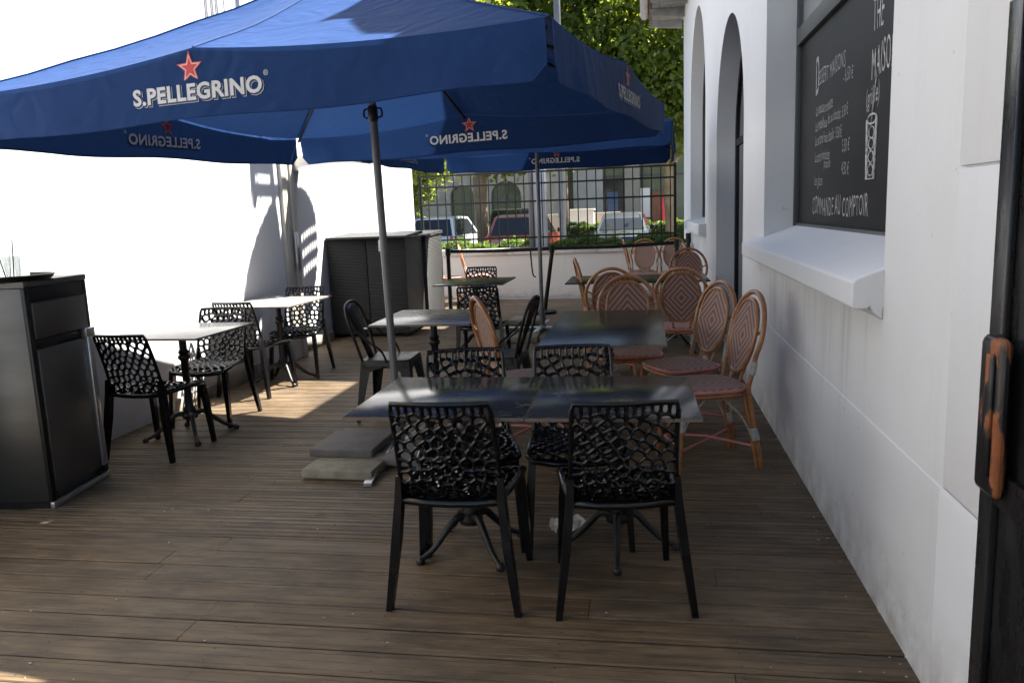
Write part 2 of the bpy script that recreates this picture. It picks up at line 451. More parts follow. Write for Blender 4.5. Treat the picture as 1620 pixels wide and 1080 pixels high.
class MB:
    def __init__(s):
        s.bm = bmesh.new()
    def box(s, lo, hi, bev=0.0, seg=2, mi=0):
        x0, y0, z0 = lo
        x1, y1, z1 = hi
        v = [s.bm.verts.new(p) for p in ((x0, y0, z0), (x1, y0, z0), (x1, y1, z0), (x0, y1, z0), (x0, y0, z1), (x1, y0, z1), (x1, y1, z1), (x0, y1, z1))]
        fs = [s.bm.faces.new([v[i] for i in f]) for f in ((0, 3, 2, 1), (4, 5, 6, 7), (0, 1, 5, 4), (1, 2, 6, 5), (2, 3, 7, 6), (3, 0, 4, 7))]
        for f in fs:
            f.material_index = mi
        if bev > 0:
            es = list({e for f in fs for e in f.edges})
            r = bmesh.ops.bevel(s.bm, geom=es, offset=bev, segments=seg, profile=0.5, affect='EDGES')
            for f in r['faces']:
                f.material_index = mi
        return s
    def hexa(s, P, mi=0):
        """8 points: bottom loop 4, top loop 4"""
        v = [s.bm.verts.new(p) for p in P]
        for f in ((0, 3, 2, 1), (4, 5, 6, 7), (0, 1, 5, 4), (1, 2, 6, 5), (2, 3, 7, 6), (3, 0, 4, 7)):
            s.bm.faces.new([v[i] for i in f]).material_index = mi
        return s
    def quad(s, *P, mi=0):
        f = s.bm.faces.new([s.bm.verts.new(p) for p in P])
        f.material_index = mi
        return f
    def tube(s, pts, r, n=8, closed=False, mi=0, flat=1.0):
        pts = [Vector(p) for p in pts]
        N = len(pts)
        rs = r if isinstance(r, (list, tuple)) else [r] * N
        T = []
        for i in range(N):
            if closed:
                t = pts[(i + 1) % N] - pts[i - 1]
            else:
                t = pts[min(i + 1, N - 1)] - pts[max(i - 1, 0)]
            T.append(t.normalized() if t.length > 1e-9 else Vector((0, 0, 1)))
        a = T[0].orthogonal().normalized()
        if abs(T[0].z) < 0.9:
            a = T[0].cross(Vector((0, 0, 1))).normalized()
        rings = []
        for i in range(N):
            if i:
                ax = T[i - 1].cross(T[i])
                if ax.length > 1e-7:
                    a = Matrix.Rotation(T[i - 1].angle(T[i]), 3, ax.normalized()) @ a
            a = (a - T[i] * a.dot(T[i])).normalized()
            b = T[i].cross(a)
            rings.append([s.bm.verts.new(pts[i] + rs[i] * (math.cos(2 * PI * k / n) * a + flat * math.sin(2 * PI * k / n) * b)) for k in range(n)])
        m = N if closed else N - 1
        for i in range(m):
            A, B = rings[i], rings[(i + 1) % N]
            for k in range(n):
                f = s.bm.faces.new((A[k], A[(k + 1) % n], B[(k + 1) % n], B[k]))
                f.material_index = mi
                f.smooth = True
        if not closed:
            s.bm.faces.new(rings[0][::-1]).material_index = mi
            s.bm.faces.new(rings[-1]).material_index = mi
        return s
    def lathe(s, prof, n=20, c=(0, 0, 0), mi=0, caps=True):
        rings = []
        for r, z in prof:
            rings.append([s.bm.verts.new((c[0] + r * math.cos(2 * PI * k / n), c[1] + r * math.sin(2 * PI * k / n), c[2] + z)) for k in range(n)])
        for A, B in zip(rings, rings[1:]):
            for k in range(n):
                f = s.bm.faces.new((A[k], A[(k + 1) % n], B[(k + 1) % n], B[k]))
                f.material_index = mi
                f.smooth = True
        if caps:
            if prof[0][0] > 1e-6:
                s.bm.faces.new(rings[0][::-1]).material_index = mi
            if prof[-1][0] > 1e-6:
                s.bm.faces.new(rings[-1]).material_index = mi
        return s
    def prism(s, poly, fn0, fn1, mi=0):
        """poly of 2-D points, fn0/fn1 map (u,v) to the two ends"""
        A = [s.bm.verts.new(fn0(*p)) for p in poly]
        B = [s.bm.verts.new(fn1(*p)) for p in poly]
        n = len(poly)
        s.bm.faces.new(A[::-1]).material_index = mi
        s.bm.faces.new(B).material_index = mi
        for i in range(n):
            s.bm.faces.new((A[i], A[(i + 1) % n], B[(i + 1) % n], B[i])).material_index = mi
        return s
    def grid(s, fn, nu, nv, mi=0):
        V = [[s.bm.verts.new(fn(i / nu, j / nv)) for i in range(nu + 1)] for j in range(nv + 1)]
        for j in range(nv):
            for i in range(nu):
                f = s.bm.faces.new((V[j][i], V[j][i + 1], V[j + 1][i + 1], V[j + 1][i]))
                f.material_index = mi
                f.smooth = True
        return s
    def mesh(s, name, angle=40, weld=0.0, recalc=True):
        if weld:
            bmesh.ops.remove_doubles(s.bm, verts=s.bm.verts, dist=weld)
        if recalc:
            bmesh.ops.recalc_face_normals(s.bm, faces=s.bm.faces)
        me = bpy.data.meshes.new(name)
        s.bm.to_mesh(me)
        s.bm.free()
        if angle:
            for p in me.polygons:
                p.use_smooth = True
            me.set_sharp_from_angle(angle=math.radians(angle))
        return me
    def out(s, name, mat, parent=None, angle=40, weld=0.0, loc=None, rot=None, recalc=True):
        return link(name, s.mesh(name, angle, weld, recalc), mat, parent, loc, rot)

def smooth_path(P, n=6):
    """Catmull-Rom through control points"""
    P = [Vector(p) for p in P]
    Q = [2 * P[0] - P[1]] + P + [2 * P[-1] - P[-2]]
    out = []
    for i in range(1, len(Q) - 2):
        a, b, c, d = Q[i - 1:i + 3]
        for j in range(n):
            t = j / n
            out.append(0.5 * ((2 * b) + (c - a) * t + (2 * a - 5 * b + 4 * c - d) * t * t + (3 * b - a - 3 * c + d) * t ** 3))
    out.append(P[-1])
    return out

def text_polys(body, size, bold=0.0, align='CENTER', sx=1.0, shear=0.0, sp=1.0):
    cu = bpy.data.curves.new("text", 'FONT')
    cu.body = body
    cu.size = size
    cu.offset = bold
    cu.align_x = align
    cu.align_y = 'BOTTOM_BASELINE'
    cu.shear = shear
    cu.space_character = sp
    cu.resolution_u = 3
    cu.fill_mode = 'FRONT'
    o = bpy.data.objects.new("text", cu)
    C.objects.link(o)
    dg = bpy.context.evaluated_depsgraph_get()
    me = bpy.data.meshes.new_from_object(o.evaluated_get(dg))
    V = [(v.co.x * sx, v.co.y) for v in me.vertices]
    Fc = [list(p.vertices) for p in me.polygons]
    bpy.data.objects.remove(o)
    bpy.data.curves.remove(cu)
    bpy.data.meshes.remove(me)
    return V, Fc

def add_text(mb, tv, fn, mi=0):
    V, Fc = tv
    vs = [mb.bm.verts.new(fn(*p)) for p in V]
    for f in Fc:
        try:
            mb.bm.faces.new([vs[i] for i in f]).material_index = mi
        except ValueError:
            pass

def wall_panel(mb, u0, u1, z0, z1, ops, P, d, ru=18):
    """front sheet with (arched) openings and their reveals; P(u,z,depth)->xyz"""
    br = {u0, u1}
    for (a, b, za, sp, rise) in ops:
        br |= {a, b}
        if rise > 0:
            c, h = (a + b) / 2, (b - a) / 2
            br |= {c - h * math.cos(PI * i / ru) for i in range(ru + 1)}
    br = sorted(x for x in br if u0 - 1e-9 <= x <= u1 + 1e-9)
    br = [x for i, x in enumerate(br) if i == 0 or x - br[i - 1] > 1e-6]
    def top(o, u):
        a, b, za, sp, rise = o
        if rise <= 0:
            return sp
        t = (u - (a + b) / 2) / ((b - a) / 2)
        return sp + rise * math.sqrt(max(0.0, 1 - t * t))
    for a, b in zip(br, br[1:]):
        mid = (a + b) / 2
        here = sorted([o for o in ops if o[0] < mid < o[1]], key=lambda o: o[2])
        zl = zr = z0
        for o in here:
            if o[2] > zl + 1e-6:
                mb.quad(P(a, zl, 0), P(b, zr, 0), P(b, o[2], 0), P(a, o[2], 0))
                mb.quad(P(a, o[2], 0), P(b, o[2], 0), P(b, o[2], d), P(a, o[2], d))
            zl, zr = top(o, a), top(o, b)
            mb.quad(P(a, zl, 0), P(b, zr, 0), P(b, zr, d), P(a, zl, d))
        mb.quad(P(a, zl, 0), P(b, zr, 0), P(b, z1, 0), P(a, z1, 0))
    for o in ops:
        for u in (o[0], o[1]):
            mb.quad(P(u, o[2], 0), P(u, o[2], d), P(u, o[3], d), P(u, o[3], 0))

# ------------------------------------------------------------------ ground, street
def structure(name, mb, mat, **kw):
    o = mb.out(name, mat, **kw)
    o["kind"] = "structure"
    return o

g = MB(); g.quad((-400, -400, -0.16), (400, -400, -0.16), (400, 600, -0.16), (-400, 600, -0.16))
structure("ground", g, EARTH, angle=0)
g = MB(); g.box((-60, 16.3, -0.3), (60, 17.6, -0.03))
structure("pavement", g, PAVING, angle=0)
g = MB(); g.quad((-80, 17.6, -0.12), (80, 17.6, -0.12), (80, 36, -0.12), (-80, 36, -0.12))
structure("road", g, ASPHALT, angle=0)
g = MB(); g.box((-60, 36, -0.3), (60, 44.6, -0.02))
structure("far_pavement", g, PAVING, angle=0)

# deck: every board is grooved along its length
DX0, DX1, DY0, DY1, PITCH = -3.86, 0.85, -2.2, 13.10, 0.1475
bmd = bmesh.new()
tone_list = []
W = PITCH - 0.0090
def board_profile(ng, gw, gd):
    p = [(0.0, -0.026), (0.0, -0.004), (0.004, 0.0)]
    for i in range(ng):
        y = W * (i + 0.5) / ng
        p += [(y - gw, 0.0), (y - gw + 0.002, -gd), (y + gw - 0.002, -gd), (y + gw, 0.0)]
    return p + [(W - 0.004, 0.0), (W, -0.004), (W, -0.026)]
SMOOTH, GROOVED = board_profile(3, 0.0034, 0.0013), board_profile(3, 0.0085, 0.0032)
yb = DY0
faces_t = []
faces_g = []
while yb < DY1:
    xs = [DX0]
    x = DX0 - rnd.uniform(0.0, 2.0)
    while True:
        x += rnd.choice((2.4, 2.7, 3.0, 3.6))
        if x >= DX1 - 0.2:
            break
        if x > DX0 + 0.2:
            xs.append(x)
    xs.append(DX1)
    prof = SMOOTH if yb < 3.15 else GROOVED
    for a, b in zip(xs, xs[1:]):
        t = rnd.random()
        dz = rnd.uniform(-0.0012, 0.0012)
        tilt = rnd.uniform(-0.0012, 0.0012)
        A = [bmd.verts.new((a + 0.0012, yb + p, q + dz + tilt * (p / W - 0.5))) for p, q in prof]
        B = [bmd.verts.new((b - 0.0012, yb + p, q + dz + tilt * (p / W - 0.5))) for p, q in prof]
        for i in range(len(prof) - 1):
            bmd.faces.new((A[i], B[i], B[i + 1], A[i + 1]))
            faces_t.append(t)
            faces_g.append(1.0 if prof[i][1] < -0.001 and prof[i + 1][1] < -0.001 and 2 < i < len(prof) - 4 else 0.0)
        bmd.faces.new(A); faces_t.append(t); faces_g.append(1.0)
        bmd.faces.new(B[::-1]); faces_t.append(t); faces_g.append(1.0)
    yb += PITCH
bmesh.ops.recalc_face_normals(bmd, faces=bmd.faces)
me = bpy.data.meshes.new("deck")
bmd.to_mesh(me); bmd.free()
at = me.attributes.new("tone", 'FLOAT', 'FACE')
at.data.foreach_set("value", faces_t)
at = me.attributes.new("groove", 'FLOAT', 'FACE')
at.data.foreach_set("value", faces_g)
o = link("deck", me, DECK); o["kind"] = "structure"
g = MB(); g.box((DX0, DY0, -0.15), (DX1, 13.45, -0.03))
structure("deck_underlay", g, DARKBASE, angle=0)
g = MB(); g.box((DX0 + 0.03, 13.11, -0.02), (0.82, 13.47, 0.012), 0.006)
structure("sunlight_strip", g, PAVING)  # pale strip whose colour stands in for sunlight along the wall base

# ------------------------------------------------------------------ right building
def rb(u, z, d):
    return (0.83 + d, u, z)
RB = thing("white_building", "white rendered building with chalkboard window and arched doorway along the right of the deck", "building", (0, 0, 0))
WIN = (2.92, 5.72, 1.14, 3.9, 0)
AR1 = (6.90, 9.34, -0.02, 2.12, 1.11)
AR2 = (10.98, 14.30, 1.22, 2.75, 1.6)
mb = MB()
wall_panel(mb, -4.0, 16.5, -0.15, 5.25, [WIN, AR1, AR2], rb, 0.24, 40)
# gable end and inner back
mb.quad((0.83, 16.5, -0.15), (7.0, 16.5, -0.15), (7.0, 16.5, 5.25), (0.83, 16.5, 5.25))
mb.quad((0.83, 16.5, 5.25), (7.0, 16.5, 5.25), (7.0, 16.5, 8.2), (6.0, 16.5, 8.2))
mb.quad((0.83, -4, -0.15), (7, -4, -0.15), (7, -4, 5.25), (0.83, -4, 5.25))
wall_r = mb.out("wall", WALL_R, RB, angle=0)
# plinth, set 9 mm proud, with a chamfered top; and the pier by the gate
mb = MB()
for (a, b, x, zt) in ((2.262, 6.90, 0.8265, 0.655), (9.34, 16.48, 0.8265, 0.655)):
    mb.prism([(x, -0.1), (x, zt - 0.006), (0.8295, zt), (0.84, zt), (0.84, -0.1)], lambda p, q, a=a: (p, a, q), lambda p, q, b=b: (p, b, q))
mb.out("plinth", WALL_R, RB, angle=20)
mb = MB()
mb.box((0.816, -4, 0.672), (0.84, 2.256, 1.538), 0.004)
mb.box((0.816, -4, 1.544), (0.84, 2.256, 5.2), 0.004)
mb.prism([(0.810, -0.1), (0.810, 0.656), (0.816, 0.668), (0.84, 0.668), (0.84, -0.1)], lambda p, q: (p, -4, q), lambda p, q: (p, 2.258, q))
mb.out("pier", WALL_R, RB, angle=30)
# sill of the chalkboard window
mb = MB()
SILLP = [(1.05, 1.315), (0.735, 1.195), (0.722, 1.183), (0.722, 1.095), (0.732, 1.085), (0.775, 1.085), (0.785, 1.095), (0.795, 1.075), (0.8295, 1.045), (0.8295, 1.09), (1.05, 1.09)]
mb.prism(SILLP, lambda p, q: (p, 2.905, q), lambda p, q: (p, 6.05, q))
sill = mb.out("sill", WALL_R, RB, angle=30)
bv = sill.modifiers.new("soften", 'BEVEL'); bv.width = 0.008; bv.segments = 3; bv.limit_method = 'ANGLE'
mb = MB()
mb.prism([(1.05, 1.25), (0.74, 1.215), (0.73, 1.2), (0.73, 1.07), (0.8295, 1.04), (1.05, 1.04)], lambda p, q: (p, 10.80, q), lambda p, q: (p, 14.45, q))
mb.out("sill", WALL_R, RB, angle=30)
# window frame + upper pane
wf = MB()
wf.box((1.02, 5.675, 1.28), (1.075, 5.715, 3.895), 0.004)
wf.box((1.02, 2.925, 1.28), (1.075, 3.0, 3.895), 0.004)
wf.box((1.018, 3.002, 2.48), (1.075, 5.673, 2.585), 0.004)
wf.box((1.030, 3.002, 1.28), (1.075, 5.673, 1.325), 0.004)
win = wf.out("window", FRAME_GREY, RB)
pn = MB(); pn.box((1.05, 3.0, 2.585), (1.062, 5.64, 3.89)); pn.out("pane", PANE_T, win, angle=0)
# arched door: dark glazed leaf with frame
dr = MB()
def arch_strip(mb, a, b, za, sp, rise, x, w, th, n=24):
    c, h = (a + b) / 2, (b - a) / 2
    outer = [(a, za)] + [(c - h * math.cos(PI * i / n), sp + rise * math.sin(PI * i / n)) for i in range(n + 1)] + [(b, za)]
    inner = [(a + w, za)] + [(c - (h - w) * math.cos(PI * i / n), sp + (rise - w) * math.sin(PI * i / n)) for i in range(n + 1)] + [(b - w, za)]
    for i in range(len(outer) - 1):
        o0, o1, i0, i1 = outer[i], outer[i + 1], inner[i], inner[i + 1]
        mb.hexa([(x, *o0), (x, *o1), (x, *i1), (x, *i0), (x + th, *o0), (x + th, *o1), (x + th, *i1), (x + th, *i0)])
arch_strip(dr, AR1[0] + 0.003, AR1[1] - 0.003, 0.0, AR1[3], AR1[4] - 0.003, 1.03, 0.09, 0.05)
dr.box((1.032, 8.08, 0.0), (1.078, 8.16, 3.12))
dr.box((1.032, 6.99, 2.1), (1.078, 8.079, 2.17))
dr.box((1.032, 8.161, 2.1), (1.078, 9.25, 2.17))
door = dr.out("door", BLACK_METAL, RB, angle=30, weld=0.0004)
pn = MB()
n = 24; c, h = 8.12, 1.13
pl = [(6.99, 0.0)] + [(c - h * math.cos(PI * i / n), 2.12 + 1.02 * math.sin(PI * i / n)) for i in range(n + 1)] + [(9.25, 0.0)]
pn.prism(pl, lambda p, q: (1.05, p, q), lambda p, q: (1.06, p, q)); pn.out("pane", PANE, door, angle=30)
dr = MB()
arch_strip(dr, AR2[0] + 0.003, AR2[1] - 0.003, 1.26, AR2[3], AR2[4] - 0.003, 1.03, 0.09, 0.05)
dr.box((1.032, 12.6, 1.26), (1.078, 12.68, 4.25))
w2 = dr.out("window", FRAME_GREY, RB, angle=30, weld=0.0004)
pn = MB(); c, h = 12.64, 1.57
pl = [(11.07, 1.26)] + [(c - h * math.cos(PI * i / n), 2.75 + 1.51 * math.sin(PI * i / n)) for i in range(n + 1)] + [(14.21, 1.26)]
pn.prism(pl, lambda p, q: (1.05, p, q), lambda p, q: (1.06, p, q)); pn.out("pane", PANE, w2, angle=30)
# roof, eave boards, gutter
mb = MB()
EX, EZ = 0.16, 5.22
SL = (8.6 - EZ) / (6.2 - EX)
def roof_piece(mb, xa0, xa1, ya, yb, t=0.13):
    """roof slab between two ends whose lower edges start at xa0 / xa1"""
    za0, za1 = EZ + SL * (xa0 - EX), EZ + SL * (xa1 - EX)
    mb.hexa([(xa0, ya, za0), (6.2, ya, 8.6), (6.2, ya, 8.75), (xa0, ya, za0 + t), (xa1, yb, za1), (6.2, yb, 8.6), (6.2, yb, 8.75), (xa1, yb, za1 + t)])
roof_piece(mb, EX, EX, -5, 4.02)
roof_piece(mb, EX + 0.05, 0.80, 4.02, 4.28)  # unseen notch in the roof edge, shaped to let a sun patch through
roof_piece(mb, 0.80, 0.74, 4.28, 4.62)
roof_piece(mb, 0.50, EX + 0.02, 4.62, 4.80)
roof_piece(mb, EX, EX, 4.80, 17.1)
mb.out("roof", ROOF, RB, angle=0)
mb = MB()
for i in range(5):
    x = EX + 0.06 + i * 0.135
    mb.box((x, -4.9, EZ - 0.05), (x + 0.125, 4.01 + 0.03 * i, EZ - 0.02), 0.004)
    mb.box((x, 4.81 - 0.02 * i, EZ - 0.05), (x + 0.125, 17.05, EZ - 0.02), 0.004)
for i in range(22):
    y = -4 + i
    if y == 4:
        y = 3.85
    mb.hexa([(EX + 0.02, y - 0.04, EZ - 0.16), (0.82, y - 0.04, EZ - 0.22), (0.82, y + 0.04, EZ - 0.22), (EX + 0.02, y + 0.04, EZ - 0.16),
             (EX + 0.02, y - 0.04, EZ - 0.055), (0.82, y - 0.04, EZ - 0.055), (0.82, y + 0.04, EZ - 0.055), (EX + 0.02, y + 0.04, EZ - 0.055)])
mb.out("eave", SOFFIT, RB, angle=0)
mb = MB()
GP = [(0.0 + 0.085 * math.cos(a), 0.085 * math.sin(a)) for a in [PI + PI * i / 12 for i in range(13)]]
GP = GP + [(x * 0.9, z * 0.9) for x, z in GP[::-1]]
mb.prism(GP, lambda p, q: (EX - 0.085 + p, 4.80, EZ + 0.1 + q), lambda p, q: (EX - 0.085 + p, 17.12, EZ + 0.1 + q))
mb.prism([(p, q) for p, q in GP[:13]], lambda p, q: (EX - 0.085 + p, 17.12, EZ + 0.1 + q), lambda p, q: (EX - 0.085 + p, 17.13, EZ + 0.1 + q))
mb.out("gutter", ZINC, RB, angle=30)
mb = MB()
mb.prism(GP, lambda p, q: (EX - 0.085 + p, -5, EZ + 0.1 + q), lambda p, q: (EX - 0.085 + p, 4.02, EZ + 0.1 + q))
mb.out("gutter", ZINC, RB, angle=30)

# chalkboard mounted inside the window frame
CB = thing("chalkboard", "black menu chalkboard with white handwriting filling the window of the right wall", "chalkboard", (1.048, 4.32, 1.2))
mb = MB(); mb.box((0, -1.318, 0.126), (0.012, 1.352, 1.279), 0.002); mb.out("panel", CHALK, CB)
def chalk(body, y, z, size, sx=0.75, mat=None, bold=-0.0004, rise=0.0, shear=0.0):
    mb = MB()
    add_text(mb, text_polys(body, size, bold, 'LEFT', sx, shear, 1.10), lambda p, q: (-0.002, y - 4.32 - p - 0.025 * size * math.sin(q / size * 5 + p * 31), z - 1.2 + q * (1 + 0.06 * math.sin(p * 23 + y * 7)) + rise * p + 0.04 * size * math.sin(p / size * 1.9 + z * 9)))
    mb.out("lettering", mat or CHALKTXT_D, CB, angle=0, recalc=False)
chalk("D", 5.20, 2.095, 0.33, 0.42, CHALKTXT_D, 0.0005)
chalk("ESSERT MAISONS", 5.12, 2.14, 0.125, 0.62, CHALKTXT_D, -0.001, 0.02)
for body, y, z, s, sx in (("- 6,50 \u20ac", 4.52, 2.07, 0.095, .6), ("La mousse noisette", 5.17, 1.975, 0.095, .52), ("Le moelleux", 5.17, 1.885, 0.095, .6), ("bis au chocolat  5,50 \u20ac", 4.84, 1.90, 0.085, .5),
                          ("Le tartare fraise basilic  5,50 \u20ac", 5.17, 1.80, 0.09, .52), ("La tarte framboise", 5.17, 1.70, 0.09, .52), ("5,50 \u20ac", 4.50, 1.72, 0.09, .6), ("pistache", 4.92, 1.655, 0.08, .55), ("4,50 \u20ac", 4.50, 1.60, 0.09, .6), ("Les glaces", 5.17, 1.56, 0.09, .55)):
    chalk(body, y, z, s, sx, CHALKTXT_D, -0.0006, 0.0)
chalk("COMMANDE AU COMPTOIR", 5.21, 1.385, 0.150, 0.60, CHALKTXT_D, -0.0006)
chalk("THE", 3.99, 2.21, 0.22, 0.40, CHALKTXT, -0.001)
chalk("MAISON", 3.99, 2.01, 0.20, 0.46, CHALKTXT, -0.001)
chalk("(gril\u00e9e)", 4.06, 1.90, 0.12, 0.55, CHALKTXT_D, 0.0005)
mb = MB()
def chalk_line(P, r=0.005):
    mb.tube([(-0.003, y - 4.32, z - 1.2) for y, z in P], r, 5)
gy0, gy1, gz0, gz1 = 4.02, 3.87, 1.56, 1.83
chalk_line([(gy0, gz1), (gy0 - 0.015, gz0), (gy1 + 0.015, gz0), (gy1, gz1)], 0.007)
mb.tube([(-0.003, (gy0 + gy1) / 2 - 4.32 + 0.075 * math.cos(a), gz1 - 1.2 + 0.022 * math.sin(a)) for a in [2 * PI * i / 16 for i in range(16)]], 0.005, 5, True)
for zz in (1.60, 1.66, 1.72, 1.77):
    mb.tube([(-0.003, 3.945 - 4.32 + 0.045 * math.cos(a), zz - 1.2 + 0.028 * math.sin(a)) for a in [0.4 + 2 * PI * i / 7 for i in range(7)]], 0.003, 5, True)
chalk_line([(3.96, 1.80), (3.90, 2.0), (3.885, 2.01)], 0.004)
mb.out("glass_drawing", CHALKTXT, CB, angle=0)

# black gate folded against the right wall
GT = thing("black_gate", "tall black painted steel gate leaf folded back on the wall at the right edge", "gate", (0.8, 1.35, 0))
mb = MB()
mb.box((-0.012, -0.75, 0.02), (0.0, 0.545, 1.865), 0.002)
mb.box((-0.030, 0.49, 0.02), (-0.0125, 0.556, 1.87), 0.004)
mb.box((-0.030, -0.75, 0.02), (-0.0125, -0.68, 1.87), 0.004)
mb.box((-0.028, -0.679, 1.80), (-0.0125, 0.489, 1.868), 0.004)
mb.box((-0.028, -0.679, 0.78), (-0.0125, 0.489, 0.86), 0.004)
mb.box((-0.028, -0.679, 0.03), (-0.0125, 0.489, 0.11), 0.004)
mb.out("leaf", GATE_BLK, GT)
mb = MB()
mb.box((-0.060, 0.415, 0.81), (-0.031, 0.525, 1.165), 0.018, 4)
mb.box((-0.068, 0.435, 0.86), (-0.060, 0.470, 1.13), 0.004)
mb.out("lock_case", RUST, GT)

# ------------------------------------------------------------------ left building
LB = thing("white_building", "sunlit white rendered building with metal post and door hood along the left of the deck", "building", (0, 0, 0))
mb = MB()
mb.box((-4.1, 0.9, -0.15), (-3.70, 7.74, 7.2))
mb.box((-4.25, 7.76, -0.15), (-3.86, 13.15, 7.2))
mb.out("wall", WALL_L, LB, angle=0)
mb = MB(); mb.box((-4.1, -5.0, -0.15), (-3.72, 0.89, 7.2)); mb.out("sky_block_wall", PAVING, LB, angle=0)  # unseen wall extension, added in grey to block sky and limit bounce
mb = MB()
mb.box((-3.86, 7.745, 0.0), (-3.665, 7.86, 3.4), 0.006)
mb.box((-3.86, 7.865, 0.0), (-3.675, 7.93, 3.4), 0.006)
mb.box((-3.86, 7.935, 0.0), (-3.655, 8.03, 3.4), 0.006)
for z in (0.55, 1.1, 1.62, 2.1):
    mb.tube([(-3.667, 7.80, z), (-3.659, 7.80, z)], 0.012, 8)
post = mb.out("post", POST_CREAM, LB)
mb = MB(); mb.box((-3.66, 7.90, 0.95), (-3.635, 7.99, 1.35), 0.004); mb.out("lock_plate", ALU, post)
mb = MB(); mb.hexa([(-3.86, 8.04, 2.02), (-3.02, 8.04, 2.075), (-3.02, 8.62, 2.075), (-3.86, 8.62, 2.02), (-3.86, 8.04, 2.16), (-3.02, 8.04, 2.12), (-3.02, 8.62, 2.12), (-3.86, 8.62, 2.16)])
mb.tube([(-3.02, 8.02, 2.09), (-3.02, 8.64, 2.09)], 0.03, 10)
mb.out("door_hood", ALU, LB, angle=30)
PLN = M("stained_concrete_plinth", (0.30, 0.27, 0.22), 0.85, c2=(0.17, 0.15, 0.12), scale=7, bump=0.5)
for (a, b) in ((5.35, 6.3), (6.32, 7.2), (8.1, 9.1)):
    mb = MB(); mb.box((-3.72 if a < 8 else -3.87, a, -0.05), (-3.668 if a < 8 else -3.78, b, rnd.uniform(0.10, 0.15)), 0.012, 2)
    mb.out("plinth", PLN, LB)
for y in (6.62, 6.72, 6.80):
    mb = MB(); mb.tube([(-3.688, y, 2.3), (-3.688, y + 0.01, 4.4), (-3.688, y, 7.0)], 0.009, 6); mb.out("cable", ZINC, LB)

# unseen perforated panel, ladder and cables, made up to shadow the left wall
DI = thing("shadow_caster", "unseen grey perforated panel in two rounded halves on a ladder frame, added to shadow the left wall", "shadow caster", (-2.45, 8.78, 3.62))
mb = MB()
Rm = Matrix.Rotation(0.35, 3, 'Z')
Nn = 26
cells = []
for i in range(-Nn, Nn):
    for j in range(-Nn, Nn):
        u, v = (i + 0.5) / Nn, (j + 0.5) / Nn
        if u * u * 1.05 + v * v > 1.0 or 0.0 < u < 0.36:
            continue
        hole = (i % 2 == 0) and (j % 5 in (0, 1)) and (((u < -0.52) and (-0.62 < v < -0.05)) or ((u > 0.48) and (-0.45 < v < 0.15)))
        if not hole:
            cells.append((i / Nn, j / Nn))
for u, v in cells:
    P = []
    for a, b in ((0, 0), (1, 0), (1, 1), (0, 1)):
        uu, vv = u + a / Nn, v + b / Nn
        q = Rm @ Vector((0.12 * (uu * uu + vv * vv), 0.80 * uu * 0.98 + (0.45 if u > 0.2 else 0.0), 0.0))
        P.append((q.x, q.y, 0.92 * vv))
    mb.quad(*P)
mb.out("caster_panel", ZINC, DI, weld=0.0005)
mb = MB()
for y in (-0.50, -0.10):
    mb.box((-0.03, y - 0.02, 0.60), (0.02, y + 0.035, 3.0))
for z in (0.92, 1.24, 1.56, 1.9, 2.25, 2.6):
    mb.box((-0.025, -0.464, z), (0.015, -0.121, z + 0.085))
mb.box((-0.02, -0.45, 0.70), (0.015, 0.75, 0.78))
mb.box((-1.26, -0.12, 2.12), (-0.031, -0.07, 2.18))
mb.box((-1.26, -0.12, 2.72), (-0.031, -0.07, 2.78))
mb.out("caster_ladder", ZINC, DI, angle=0)
mb = MB()
mb.tube(smooth_path([(0.0, -0.75, 3.0), (0, -0.72, 1.8), (0, -0.5, 1.18), (0, -0.25, 1.1), (0, 0.0, 1.5), (0, 0.1, 2.6)]), 0.014, 6)
mb.tube([(0.02, -0.62, 3.0), (0.02, -0.60, 1.9), (0.02, -0.35, 0.7)], 0.009, 6)
mb.tube([(0.02, -0.50, 3.0), (0.02, -0.46, 1.6), (0.02, -0.55, 0.55)], 0.009, 6)
mb.out("cable", BLACK_METAL, DI)

# ------------------------------------------------------------------ low wall + fence at the end of the deck
LW = thing("low_wall", "low pale rendered wall with flat coping closing the far end of the deck", "wall", (-1.5, 13.5, 0))
mb = MB(); mb.box((-2.4, 0.0, -0.15), (2.32, 0.26, 0.74)); mb.out("wall", WALL_F, LW, angle=0)
mb = MB()
for i in range(6):
    a = -2.4 + i * 0.787
    mb.box((a, -0.035, 0.742), (a + 0.783, 0.30, 0.845), 0.008)
mb.out("coping", M("pale_coping_stone", (0.55, 0.53, 0.50), 0.8, c2=(0.42, 0.40, 0.37), scale=6, bump=0.3), LW)
FN = thing("metal_fence", "tall dark green metal bar fence standing on the low wall", "fence", (-1.5, 13.63, 0.845))
mb = MB()
x = -2.38
i = 0
while x < 2.04:
    mb.box((x - 0.009, -0.009, 0.02), (x + 0.009, 0.009, 1.31))
    x += 0.155
mb.out("bars", BLACK_METAL, FN, angle=0)
for z in (0.165, 0.785, 1.085, 1.28):
    mb = MB(); mb.box((-2.4, -0.024, z), (2.05, -0.0095, z + 0.03)); mb.out("rail", BLACK_METAL, FN, angle=0)
for x in (-2.38, 2.03):
    mb = MB(); mb.box((x - 0.015, 0.012, 0.0), (x + 0.03, 0.07, 1.34), 0.004); mb.out("post", BLACK_METAL, FN)

